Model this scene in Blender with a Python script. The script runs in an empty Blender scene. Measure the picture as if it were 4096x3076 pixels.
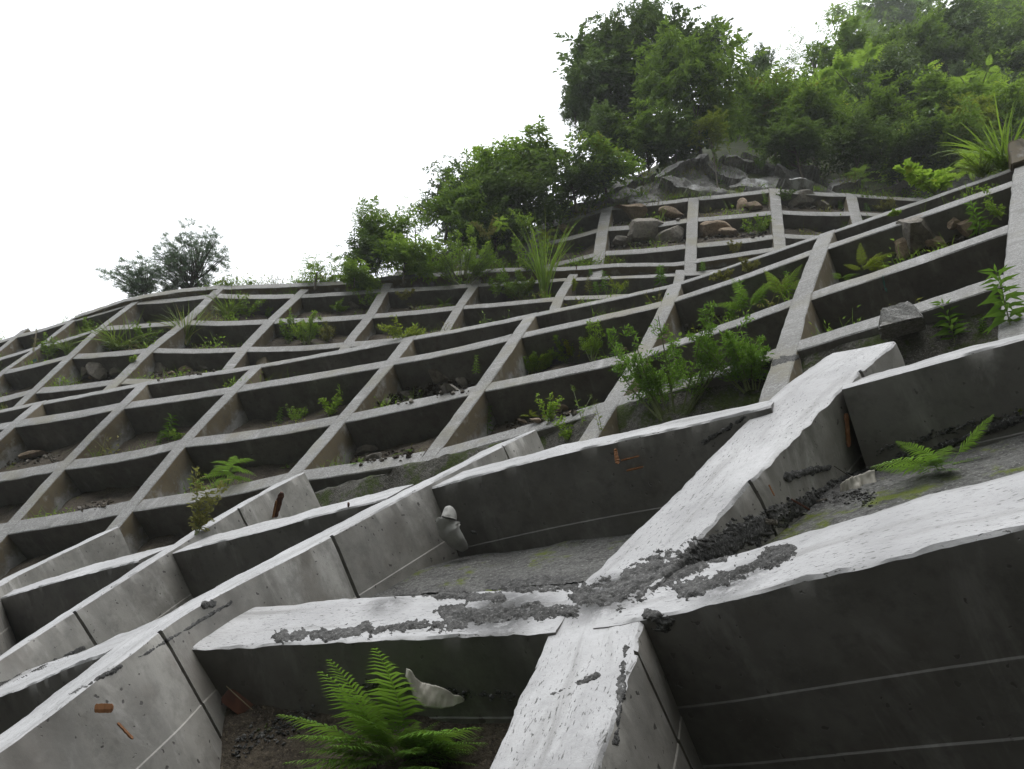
import bpy, bmesh, math, random
import numpy as np
from mathutils import Vector
from mathutils.bvhtree import BVHTree

# ------------------------------------------------------------------ camera, sky, sun
sc = bpy.context.scene
COL = sc.collection
PITCH = math.radians(30.3)
FPX = 3300.0                      # focal length in photo pixels (4096 wide)
CAM = np.array([0.0, 0.0, 1.6])
cd = bpy.data.cameras.new('camera')
cd.sensor_width = 36.0
cd.lens = 36.0 * FPX / 4096.0
cd.clip_start = 0.05
cd.clip_end = 2000
cam = bpy.data.objects.new('camera', cd)
cam.location = CAM
cam.rotation_euler = (math.pi / 2 + PITCH, 0, 0)
COL.objects.link(cam)
sc.camera = cam

SUN_EL, SUN_AZ = math.radians(72), math.radians(185)   # azimuth measured from +Y clockwise
w = bpy.data.worlds.new('World')
sc.world = w
w.use_nodes = True
nt = w.node_tree
nt.nodes.clear()
sky = nt.nodes.new('ShaderNodeTexSky')
sky.sky_type = 'NISHITA'
sky.sun_disc = False
sky.sun_elevation = SUN_EL
sky.sun_rotation = SUN_AZ
sky.dust_density = 4.0
hsv = nt.nodes.new('ShaderNodeHueSaturation')
hsv.inputs['Saturation'].default_value = 0.25
mix = nt.nodes.new('ShaderNodeMix')
mix.data_type = 'RGBA'
mix.inputs[0].default_value = 0.9                       # closed cloud cover
mix.inputs[7].default_value = (9.6, 9.9, 10.3, 1)
bg = nt.nodes.new('ShaderNodeBackground')
bg.inputs['Strength'].default_value = 0.12
wo = nt.nodes.new('ShaderNodeOutputWorld')
nt.links.new(sky.outputs[0], hsv.inputs['Color'])
nt.links.new(hsv.outputs[0], mix.inputs[6])
nt.links.new(mix.outputs[2], bg.inputs['Color'])
nt.links.new(bg.outputs[0], wo.inputs['Surface'])

sd = bpy.data.lights.new('sun', 'SUN')
sd.energy = 1.5
sd.angle = math.radians(45)
sd.color = (1.0, 0.97, 0.93)
so = bpy.data.objects.new('sun', sd)
dirv = Vector((math.sin(SUN_AZ) * math.cos(SUN_EL), math.cos(SUN_AZ) * math.cos(SUN_EL), math.sin(SUN_EL)))
so.rotation_euler = dirv.to_track_quat('Z', 'Y').to_euler()
so.location = (0, 0, 60)
COL.objects.link(so)

sc.view_settings.view_transform = 'Standard'
sc.view_settings.look = 'None'
sc.view_settings.gamma = 1
sc.view_settings.use_curve_mapping = False
sc.view_settings.exposure = 0.62
sc.render.engine = 'CYCLES'
try:
    sc.cycles.use_denoising = True
    sc.cycles.denoiser = 'OPENIMAGEDENOISE'
    sc.cycles.max_bounces = 8
    sc.cycles.diffuse_bounces = 3
    sc.cycles.transmission_bounces = 4
    sc.cycles.volume_bounces = 1
except Exception:
    pass

random.seed(7)
RNG = np.random.default_rng(7)

# ------------------------------------------------------------------ helpers
cp, sp = math.cos(PITCH), math.sin(PITCH)

def ray(px):
    x = (px[0] - 2048) / FPX
    y = -(px[1] - 1538) / FPX
    return np.array([x, cp - y * sp, sp + y * cp])

def at_z(px, z):
    """point seen at photo pixel px whose height above the camera is z"""
    d = ray(px)
    return CAM + d * (z / d[2])

def unit(v):
    v = np.asarray(v, float)
    return v / (np.linalg.norm(v, axis=-1, keepdims=True) + 1e-12)

def _hash(ix, iy, iz, seed):
    h = (ix * 374761393 + iy * 668265263 + iz * 2147483647 + seed * 144665) & 0xffffffff
    h = ((h ^ (h >> 13)) * 1274126177) & 0xffffffff
    h = ((h ^ (h >> 16)) * 2246822519) & 0xffffffff
    return ((h ^ (h >> 15)) & 0xffffff) / float(0xffffff) * 2 - 1

def vn(p, freq=1.0, seed=0):
    """value noise in [-1, 1] at points p (n,3)"""
    q = np.asarray(p, float) * freq + 1000.0
    i = np.floor(q).astype(np.int64)
    f = q - i
    f = f * f * (3 - 2 * f)
    r = 0
    for dx in (0, 1):
        for dy in (0, 1):
            for dz in (0, 1):
                wgt = (f[:, 0] if dx else 1 - f[:, 0]) * (f[:, 1] if dy else 1 - f[:, 1]) * (f[:, 2] if dz else 1 - f[:, 2])
                r = r + wgt * _hash(i[:, 0] + dx, i[:, 1] + dy, i[:, 2] + dz, seed)
    return r

def fbm(p, freq=1.0, octs=4, seed=0, gain=0.5):
    a, s, r = 1.0, 0.0, 0
    for k in range(octs):
        r = r + a * vn(p, freq * 2 ** k, seed + k * 17)
        s += a
        a *= gain
    return r / s

def tag(o, label=None, cat=None, group=None, kind=None):
    if label: o['label'] = label
    if cat: o['category'] = cat
    if group: o['group'] = group
    if kind: o['kind'] = kind
    return o

def empty(name, loc, label, cat, group=None, rz=0.0):
    o = bpy.data.objects.new(name, None)
    o.empty_display_size = 0.2
    o.location = loc
    o.rotation_euler = (0, 0, rz)
    COL.objects.link(o)
    return tag(o, label, cat, group)

class MB:
    """collects verts and faces, with a material slot, uv and two float attributes"""
    def __init__(self):
        self.v, self.f, self.m, self.uv, self.at, self.n = [], [], [], [], [], 0
    def add(self, v, f, m=0, at=None, uv=None):
        v = np.asarray(v, float).reshape(-1, 3)
        k = len(v)
        self.v.append(v)
        off = self.n
        for q in f:
            self.f.append([int(i) + off for i in q])
        if np.isscalar(m):
            self.m += [m] * len(f)
        else:
            self.m += list(m)
        self.at.append(np.zeros(k) if at is None else np.broadcast_to(np.asarray(at, float), (k,)))
        self.uv.append(np.zeros((k, 2)) if uv is None else np.asarray(uv, float))
        self.n += k
    def mesh(self, name, mats, smooth=False, sharp=None, attr='tint', use_uv=False):
        me = bpy.data.meshes.new(name)
        V = np.concatenate(self.v) if self.v else np.zeros((0, 3))
        me.from_pydata(V.tolist(), [], self.f)
        for m in mats:
            me.materials.append(m)
        if len(mats) > 1:
            me.polygons.foreach_set('material_index', self.m)
        a = me.attributes.new(attr, 'FLOAT', 'POINT')
        a.data.foreach_set('value', np.concatenate(self.at).astype(np.float32))
        if use_uv:
            uvl = me.uv_layers.new(name='UVMap')
            idx = np.empty(len(me.loops), np.int32)
            me.loops.foreach_get('vertex_index', idx)
            uvl.data.foreach_set('uv', np.concatenate(self.uv)[idx].astype(np.float32).ravel())
        if smooth:
            me.polygons.foreach_set('use_smooth', [True] * len(me.polygons))
            if sharp:
                me.set_sharp_from_angle(angle=math.radians(sharp))
        me.update()
        return me

def link(name, me, parent=None, loc=(0, 0, 0), rot=(0, 0, 0), scale=None):
    o = bpy.data.objects.new(name, me)
    o.location = loc
    o.rotation_euler = rot
    if scale is not None:
        o.scale = (scale,) * 3 if np.isscalar(scale) else scale
    COL.objects.link(o)
    if parent is not None:
        o.parent = parent
    return o

# ------------------------------------------------------------------ materials
class NB:
    def __init__(self, name):
        self.m = bpy.data.materials.new(name)
        self.m.use_nodes = True
        self.t = self.m.node_tree
        self.t.nodes.clear()
        self.out = self.t.nodes.new('ShaderNodeOutputMaterial')
    def n(self, typ, **kw):
        nd = self.t.nodes.new(typ)
        for k, v in kw.items():
            setattr(nd, k, v)
        return nd
    def l(self, a, b):
        self.t.links.new(a, b)
    def val(self, sock, v):
        if isinstance(v, bpy.types.NodeSocket):
            self.l(v, sock)
        else:
            sock.default_value = v
    def noise(self, vec, scale, detail=4, rough=0.55, dist=0.0):
        nd = self.n('ShaderNodeTexNoise')
        self.l(vec, nd.inputs['Vector'])
        nd.inputs['Scale'].default_value = scale
        nd.inputs['Detail'].default_value = detail
        nd.inputs['Roughness'].default_value = rough
        nd.inputs['Distortion'].default_value = dist
        return nd.outputs[0]
    def ramp(self, fac, stops):
        nd = self.n('ShaderNodeValToRGB')
        e = nd.color_ramp.elements
        while len(e) > 1:
            e.remove(e[-1])
        for i, (p, c) in enumerate(stops):
            el = e[0] if i == 0 else e.new(p)
            el.position = p
            el.color = (c, c, c, 1) if np.isscalar(c) else (*c, 1)
        self.l(fac, nd.inputs[0])
        return nd.outputs[0]
    def mixc(self, fac, a, b, mode='MIX'):
        nd = self.n('ShaderNodeMix', data_type='RGBA', blend_type=mode)
        self.val(nd.inputs[0], fac)
        for s, v in ((nd.inputs[6], a), (nd.inputs[7], b)):
            self.val(s, v if isinstance(v, bpy.types.NodeSocket) else ((*v, 1) if len(v) == 3 else v))
        return nd.outputs[2]
    def math(self, op, a, b=0.5):
        nd = self.n('ShaderNodeMath', operation=op)
        self.val(nd.inputs[0], a)
        self.val(nd.inputs[1], b)
        return nd.outputs[0]
    def pos(self):
        return self.n('ShaderNodeNewGeometry').outputs['Position']
    def attr(self, name):
        return self.n('ShaderNodeAttribute', attribute_name=name).outputs['Fac']
    def uv(self, sx=1, sy=1):
        u = self.n('ShaderNodeUVMap')
        mp = self.n('ShaderNodeMapping')
        mp.inputs['Scale'].default_value = (sx, sy, 1)
        self.l(u.outputs[0], mp.inputs[0])
        return mp.outputs[0]
    def scaled(self, vec, s):
        mp = self.n('ShaderNodeMapping')
        mp.inputs['Scale'].default_value = s
        self.l(vec, mp.inputs[0])
        return mp.outputs[0]
    def bsdf(self, color, rough=0.8, bump=None, strength=0.4, dist=0.02, spec=0.5):
        b = self.n('ShaderNodeBsdfPrincipled')
        self.val(b.inputs['Base Color'], color if isinstance(color, bpy.types.NodeSocket) else (*color, 1))
        self.val(b.inputs['Roughness'], rough)
        b.inputs['Specular IOR Level'].default_value = spec
        if bump is not None:
            bp = self.n('ShaderNodeBump')
            bp.inputs['Strength'].default_value = strength
            bp.inputs['Distance'].default_value = dist
            self.l(bump, bp.inputs['Height'])
            self.l(bp.outputs[0], b.inputs['Normal'])
        self.l(b.outputs[0], self.out.inputs['Surface'])
        return b

def mat_smooth_front():
    b = NB('trowelled_concrete')
    p = b.pos()
    big = b.noise(p, 1.3, 5)
    fine = b.noise(p, 22, 5, .65)
    grain = b.noise(b.uv(26, 95), 1.0, 4, .6, .4)           # pits drawn out along the beam
    grain2 = b.noise(b.uv(13, 50), 1.0, 3, .6, .8)
    base = b.mixc(b.ramp(big, [(.3, 0), (.7, 1)]), (.27, .27, .275), (.45, .45, .457))
    base = b.mixc(b.ramp(fine, [(.35, 0), (.75, .38)]), base, (.30, .30, .305))
    base = b.mixc(b.ramp(b.noise(b.uv(1.1, 9), 1.0, 5, .6, .4), [(.50, 0), (.68, .7)]), base, (.20, .198, .192))
    base = b.mixc(b.ramp(b.noise(p, 3.2, 6, .75), [(.48, 0), (.66, .6)]), base, (.27, .27, .275))
    pit = b.ramp(grain, [(.0, 1), (.35, 1), (.40, 0)])
    pit2 = b.ramp(grain2, [(.0, 1), (.30, 1), (.33, 0)])
    clus = b.ramp(b.noise(p, 1.9, 4, .65), [(.36, 0), (.60, 1)])
    pits = b.math('MAXIMUM', b.math('MULTIPLY', pit, b.math('ADD', .25, clus)), b.math('MULTIPLY', pit2, clus))
    blot = b.ramp(b.noise(b.uv(5, 17), 1.0, 5, .7, .6), [(.0, 1), (.30, 1), (.345, 0)])
    pits = b.math('MAXIMUM', pits, blot)
    base = b.mixc(pits, base, (.075, .075, .07))
    mud = b.math('MULTIPLY', b.attr('tint'), b.ramp(b.noise(p, 8, 6, .75), [(.36, .25), (.5, 1)]))
    mudc = b.mixc(b.noise(p, 40, 4, .6), (.022, .023, .022), (.13, .13, .132))
    base = b.mixc(mud, base, mudc)
    h = b.math('SUBTRACT', b.math('ADD', fine, b.math('MULTIPLY', b.noise(p, 60, 5, .7), .6)), b.math('MULTIPLY', pits, 1.6))
    h = b.math('ADD', h, b.math('MULTIPLY', b.math('MULTIPLY', b.attr('tint'), b.noise(p, 26, 6, .75)), 4.0))
    b.bsdf(base, b.math('ADD', .50, b.math('MULTIPLY', mud, .3)), h, .35, .010, .32)
    return b.m

def mat_formed(name, stain, k=1.0):
    """cast side faces: grey, blow holes, runoff stains; 'tint' is the depth from the front edge (0..1)"""
    b = NB(name)
    p = b.pos()
    big = b.noise(p, 1.7, 5, .6)
    streak = b.noise(b.uv(7, 1.2), 1.0, 4, .6, .3)
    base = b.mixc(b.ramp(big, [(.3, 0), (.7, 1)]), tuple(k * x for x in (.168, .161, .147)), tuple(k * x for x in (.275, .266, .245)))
    base = b.mixc(b.ramp(streak, [(.45, 0), (.7, .55)]), base, (.13, .127, .118))
    if stain:
        edge = b.math('ADD', b.attr('tint'), b.math('MULTIPLY', b.math('SUBTRACT', b.noise(p, 2.6, 4, .6), .5), 1.3))
        mask = b.ramp(edge, [(.0, 1), (.34, .85), (.52, 0)])
        brown = b.mixc(b.noise(p, 4.5, 5, .6), (.085, .062, .030), (.175, .145, .09))
        base = b.mixc(mask, base, brown)
        lime = b.ramp(b.noise(p, 3.1, 5, .65), [(.56, 0), (.72, .55)])
        base = b.mixc(lime, base, (.46, .46, .45))
        rear = b.ramp(edge, [(.5, 0), (.62, .6)])
        base = b.mixc(rear, base, (.36, .36, .35))
    else:
        st = b.ramp(b.noise(p, 2.2, 5, .6), [(.55, 0), (.75, .4)])
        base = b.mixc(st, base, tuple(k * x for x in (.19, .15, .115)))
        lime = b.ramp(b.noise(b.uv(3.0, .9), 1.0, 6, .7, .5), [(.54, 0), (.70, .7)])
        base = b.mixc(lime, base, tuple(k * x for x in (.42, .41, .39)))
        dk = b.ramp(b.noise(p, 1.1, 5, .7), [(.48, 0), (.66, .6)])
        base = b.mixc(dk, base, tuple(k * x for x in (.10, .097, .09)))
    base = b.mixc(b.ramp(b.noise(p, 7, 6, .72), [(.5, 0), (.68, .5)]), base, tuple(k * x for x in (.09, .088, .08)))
    hole = b.ramp(b.noise(p, 24, 2, .4), [(.0, 1), (.275, 1), (.30, 0)])
    base = b.mixc(hole, base, (.07, .065, .06))
    h = b.math('SUBTRACT', b.math('MULTIPLY', b.noise(p, 30, 5, .6), .5), hole)
    b.bsdf(base, .55, h, .35, .01, .45)
    return b.m

def mat_rough_front(name, dark=0.0):
    b = NB(name)
    p = b.pos()
    big = b.noise(p, .9, 5, .6)
    sp_ = b.noise(p, 34, 3, .7)
    sp2 = b.noise(p, 75, 3, .7)
    base = b.mixc(b.ramp(big, [(.3, 0), (.7, 1)]), (.070, .069, .065), (.150, .148, .142))
    base = b.mixc(b.ramp(sp_, [(.42, 0), (.6, .75)]), base, (.26, .26, .255))
    base = b.mixc(b.ramp(sp2, [(.36, .8), (.47, 0)]), base, (.06, .06, .056))
    run = b.noise(b.uv(9, 1.1), 1.0, 4, .6, .2)
    base = b.mixc(b.ramp(run, [(.48, 0), (.64, .75)]), base, (.11, .108, .10))
    base = b.mixc(b.ramp(b.noise(b.uv(4, .8), 1.0, 3, .5), [(.6, 0), (.75, .5)]), base, (.34, .34, .34))
    base = b.mixc(b.ramp(b.noise(p, 1.7, 5, .7), [(.55, 0), (.72, .65)]), base, (.06, .058, .052))
    alg = b.ramp(b.noise(p, .7, 5, .65), [(.52, 0), (.68, .75)])
    base = b.mixc(alg, base, (.125, .115, .07))
    h = b.math('ADD', sp_, b.math('MULTIPLY', sp2, .7))
    b.bsdf(base, .62, h, .55, .015, .5)
    return b.m

def mat_soil(name, c1, c2, moss=0.0, mossc=((.06, .085, .012), (.12, .14, .02)), scale=1.0, bump=.8):
    b = NB(name)
    p = b.pos()
    n1 = b.noise(p, 2.0 * scale, 6, .65)
    n2 = b.noise(p, 26 * scale, 5, .7)
    base = b.mixc(b.ramp(n1, [(.3, 0), (.7, 1)]), c1, c2)
    base = b.mixc(b.ramp(n2, [(.34, .8), (.55, 0)]), base, tuple(x * .35 for x in c1))
    base = b.mixc(b.ramp(b.noise(p, 60 * scale, 3, .6), [(.56, 0), (.66, .6)]), base, tuple(min(1, x * 1.8) for x in c2))
    if moss:
        mk = b.ramp(b.noise(p, 2.4, 6, .72), [(.62 - moss * .4, 0), (.70 - moss * .4, 1)])
        mk = b.math('MULTIPLY', mk, b.ramp(b.noise(p, 30, 4, .7), [(.3, .2), (.5, 1)]))
        base = b.mixc(mk, base, b.mixc(b.noise(p, 18, 4), *mossc))
    h = b.math('ADD', n2, b.math('MULTIPLY', b.noise(p, 9 * scale, 5, .7), 1.5))
    b.bsdf(base, .9, h, bump, .03, .25)
    return b.m

def mat_rock(name, c1, c2, streak=None):
    b = NB(name)
    p = b.pos()
    n1 = b.noise(p, 1.6, 6, .62)
    n2 = b.noise(p, 12, 6, .7)
    base = b.mixc(b.ramp(n1, [(.32, 0), (.68, 1)]), c1, c2)
    base = b.mixc(b.ramp(n2, [(.3, .7), (.55, 0)]), base, tuple(x * .4 for x in c1))
    if streak:
        s = b.ramp(b.noise(b.scaled(p, (.9, .9, .12)), 1.6, 4, .6), [(.56, 0), (.68, .75)])
        base = b.mixc(s, base, streak)
    h = b.math('ADD', n2, b.math('MULTIPLY', b.noise(p, 4, 6, .65), 2.0))
    b.bsdf(base, .8, h, .7, .05, .35)
    return b.m

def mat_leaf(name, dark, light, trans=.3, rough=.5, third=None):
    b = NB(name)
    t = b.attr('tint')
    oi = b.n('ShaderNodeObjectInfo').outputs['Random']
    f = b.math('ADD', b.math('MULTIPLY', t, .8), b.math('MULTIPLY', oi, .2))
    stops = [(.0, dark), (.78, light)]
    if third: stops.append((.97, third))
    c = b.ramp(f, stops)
    pr = b.n('ShaderNodeBsdfPrincipled')
    b.l(c, pr.inputs['Base Color'])
    pr.inputs['Roughness'].default_value = rough
    pr.inputs['Specular IOR Level'].default_value = .35
    tr = b.n('ShaderNodeBsdfTranslucent')
    tc = b.mixc(.6, c, (.30, .42, .05), 'MIX')
    b.l(b.mixc(.5, c, tc), tr.inputs['Color'])
    ms = b.n('ShaderNodeMixShader')
    ms.inputs[0].default_value = trans
    b.l(pr.outputs[0], ms.inputs[1])
    b.l(tr.outputs[0], ms.inputs[2])
    b.l(ms.outputs[0], b.out.inputs['Surface'])
    return b.m

def mat_plain(name, c1, c2, scale=8, rough=.7, stretch=(1, 1, 1), bump=.3, spec=.4):
    b = NB(name)
    p = b.n('ShaderNodeTexCoord').outputs['Object']
    n1 = b.noise(b.scaled(p, stretch), scale, 5, .65)
    c = b.mixc(b.ramp(n1, [(.3, 0), (.7, 1)]), c1, c2)
    b.bsdf(c, rough, n1, bump, .01, spec)
    return b.m

M = dict(
    smooth=mat_smooth_front(),
    formed=mat_formed('formed_concrete', False, .56),  # beam sides: shade of the undersides darkened into the base colour
    formed_light=mat_formed('pale_formed_concrete', False, 1.15),  # same concrete as a lit copy, brightened for the near rib sides
    stained=mat_formed('stained_concrete', True),
    rough=mat_rough_front('exposed_aggregate_concrete'),
    mortar=mat_soil('crumbled_mortar', (.036, .036, .035), (.125, .124, .122), 0, bump=.7),
    mud=mat_soil('wet_mud', (.035, .029, .022), (.08, .066, .048), 0),
    gravel=mat_soil('mossy_shotcrete', (.07, .07, .067), (.14, .14, .135), .16),
    soil=mat_soil('cell_soil', (.035, .03, .023), (.085, .07, .052), .03),
    moss=mat_soil('mossy_rubble', (.045, .042, .034), (.12, .117, .105), .34, ((.018, .030, .006), (.055, .075, .012))),
    hill=mat_soil('forest_floor', (.022, .026, .014), (.05, .055, .026), .4, ((.02, .03, .008), (.04, .055, .012)), .5),
    ground=mat_soil('gravel_ground', (.03, .03, .028), (.055, .054, .05), .1, scale=.5),
    cliff=mat_rock('shotcreted_rock', (.10, .10, .097), (.23, .225, .215), (.42, .43, .44)),
    sand=mat_rock('sandstone', (.20, .15, .105), (.40, .31, .225)),
    grey=mat_rock('grey_stone', (.13, .12, .105), (.27, .245, .21)),
    bark=mat_plain('bark', (.045, .037, .028), (.11, .095, .075), 14, .9, (1, 1, .2), .6),
    stem=mat_plain('green_stem', (.07, .10, .03), (.13, .15, .05), 10, .6),
    drystem=mat_plain('dry_stem', (.16, .12, .07), (.26, .21, .13), 10, .7),
    wood=mat_plain('split_wood', (.045, .014, .008), (.11, .04, .02), 9, .65, (1, 1, .12), .6),
    orange=mat_plain('fresh_split_wood', (.15, .06, .02), (.28, .13, .055), 9, .7, (1, 1, .2), .6),
    sack=mat_plain('woven_sack', (.20, .20, .19), (.33, .33, .315), 5, .75, (1, 1, 1), .3),
    plastic=mat_plain('dirty_plastic_sheet', (.24, .225, .19), (.42, .40, .36), 6, .45, (1, 1, 1), .2),
    net=mat_plain('green_net', (.005, .045, .035), (.01, .09, .07), 8, .6),
    rust=mat_plain('rusty_steel', (.05, .025, .015), (.12, .05, .025), 20, .8),
    leaf_dark=mat_leaf('dark_leaves', (.014, .034, .014), (.08, .15, .042), .3, .42),
    leaf_mid=mat_leaf('mid_green_leaves', (.028, .066, .013), (.19, .32, .045), .38, .5, (.16, .17, .02)),
    leaf_light=mat_leaf('light_green_leaves', (.055, .12, .018), (.26, .41, .05), .45, .5, (.26, .25, .03)),
    leaf_blue=mat_leaf('grey_green_leaves', (.028, .055, .03), (.13, .19, .10), .28, .4),
    leaf_fern=mat_leaf('fern_leaves', (.035, .085, .012), (.13, .27, .035), .38, .42),
    leaf_yellow=mat_leaf('yellow_green_leaves', (.075, .115, .015), (.25, .30, .035), .4, .5),
    leaf_dry=mat_leaf('dry_leaves', (.09, .085, .03), (.22, .20, .07), .3, .7),
    leaf_grass=mat_leaf('grass_blades', (.05, .09, .014), (.19, .27, .05), .3, .45, (.30, .24, .10)),
    needle=mat_leaf('pine_needles', (.06, .10, .08), (.19, .27, .20), .5, .5),
)

# ------------------------------------------------------------------ lattice nodes, traced from the photograph
VW = {1: (0, 1100), 2: (0, 1700), 3: (900, 1050), 4: (900, 1600), 5: (1800, 800), 6: (1900, 1250), 7: (2600, 600), 8: (3096, 500)}
def S(v, x, y):
    o = VW[v]
    return (o[0] + x / 2.212, o[1] + y / 2.212)

ZB = [10.02, 8.71, 6.98, 5.34]
ZC = [17.75, 16.91, 15.15, 13.44, 11.71]
ZD = [22.34, 20.60, 18.77]
NB_ = {
 1: {0: S(1, 345, 1130), 1: S(1, 130, 1310)},
 2: {0: S(1, 1270, 955), 1: S(1, 1080, 1150), 2: S(2, 565, 350), 3: S(2, 70, 905)},
 3: {0: S(3, 285, 915), 1: S(3, 85, 1113), 2: S(2, 1620, 155), 3: S(2, 1160, 710)},
 4: {0: S(3, 1625, 668), 1: S(3, 1460, 880), 2: S(3, 1035, 1378), 3: S(4, 590, 670)},
 5: {0: S(5, 715, 1015), 1: S(5, 590, 1195), 2: S(6, 45, 665), 3: S(4, 1815, 480)},
 6: {0: S(5, 1985, 745), 1: S(5, 1930, 895), 2: S(6, 1470, 365), 3: (2440, 1612)},
 7: {0: S(7, 1560, 730), 1: S(7, 1500, 870), 2: S(7, 1340, 1303), 3: (3145, 1392)},
 8: {0: S(8, 2215, 340), 1: S(8, 2205, 470), 2: S(8, 2185, 860), 3: (4075, 1092)}}
NC_ = {
 1: {1: S(1, 650, 395), 2: S(1, 345, 630), 3: S(1, 20, 860)},
 2: {1: S(1, 1190, 240), 2: S(1, 885, 470), 3: S(1, 620, 715), 4: S(1, 300, 1020)},
 3: {1: S(1, 1880, 178), 2: S(1, 1635, 415), 3: S(1, 1325, 660), 4: S(1, 1040, 935)},
 4: {1: S(3, 645, 293), 2: S(3, 405, 515), 3: S(3, 165, 765)},
 5: {1: S(3, 1410, 240), 2: S(3, 1275, 470), 3: S(3, 1080, 722)},
 6: {1: S(5, 215, 750), 2: S(5, 80, 945)},
 7: {1: S(5, 1070, 695), 2: S(5, 965, 865)},
 8: {1: S(5, 2035, 655)}}
ND_ = {
 1: {0: S(5, 205, 395), 1: S(5, 130, 520)},
 2: {0: S(5, 770, 262), 1: S(5, 720, 410)},
 3: {0: S(5, 1385, 75), 1: S(5, 1350, 255), 2: S(5, 1320, 470)},
 4: {0: S(7, 385, 430), 1: S(7, 375, 615), 2: S(7, 365, 845)},
 5: {0: S(7, 1100, 350), 1: S(7, 1120, 545), 2: S(7, 1140, 755)},
 6: {0: S(7, 1780, 395), 1: S(7, 1815, 560)}}

def grid_from(N, Z, left, right, down):
    """3-D nodes P[rib, level], with the missing ones filled by parallelograms and extra ribs/levels added"""
    P = {}
    for r in N:
        for l in N[r]:
            P[r, l] = at_z(N[r][l], Z[l])
    rs = sorted(N)
    ls = sorted({l for r in N for l in N[r]})
    for _ in range(6):
        for r in rs:
            for l in ls:
                if (r, l) in P: continue
                for dr in (1, -1):
                    for dl in (-1, 1):
                        if all(k in P for k in ((r, l + dl), (r + dr, l), (r + dr, l + dl))) and (r, l) not in P:
                            P[r, l] = P[r, l + dl] + P[r + dr, l] - P[r + dr, l + dl]
    for k in range(down):
        l = max(ls) + 1
        for r in rs:
            P[r, l] = 2 * P[r, l - 1] - P[r, l - 2]
        ls.append(l)
    for k in range(left):
        r = rs[0] - 1
        for l in ls:
            P[r, l] = 2 * P[r + 1, l] - P[r + 2, l]
        rs.insert(0, r)
    for k in range(right):
        r = rs[-1] + 1
        for l in ls:
            P[r, l] = 2 * P[r - 1, l] - P[r - 2, l]
        rs.append(r)
    return P, rs, ls

def frame(P, rs, ls, r, l):
    """horizontal beam direction e, up-slope direction u, outward normal n at a node"""
    a = P[max(rs[0], r - 1), l]; b = P[min(rs[-1], r + 1), l]
    e = unit(b - a)
    c = P[r, max(ls[0], l - 1)]; d = P[r, min(ls[-1], l + 1)]
    t = unit(c - d)
    n = unit(np.cross(e, t))
    return e, t, n

def catmull(X, ss, s):
    X = np.asarray(X, float)
    out = np.empty((len(s), X.shape[1]))
    for i, q in enumerate(s):
        k = int(np.clip(np.searchsorted(ss, q, side='right') - 1, 0, len(ss) - 2))
        h = ss[k + 1] - ss[k]
        f = (q - ss[k]) / h
        def tan(j):
            if j == 0: return (X[1] - X[0]) / (ss[1] - ss[0])
            if j == len(ss) - 1: return (X[-1] - X[-2]) / (ss[-1] - ss[-2])
            return (X[j + 1] - X[j - 1]) / (ss[j + 1] - ss[j - 1])
        f2, f3 = f * f, f ** 3
        out[i] = (2 * f3 - 3 * f2 + 1) * X[k] + (f3 - 2 * f2 + f) * h * tan(k) + (-2 * f3 + 3 * f2) * X[k + 1] + (f3 - f2) * h * tan(k + 1)
    return out

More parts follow.
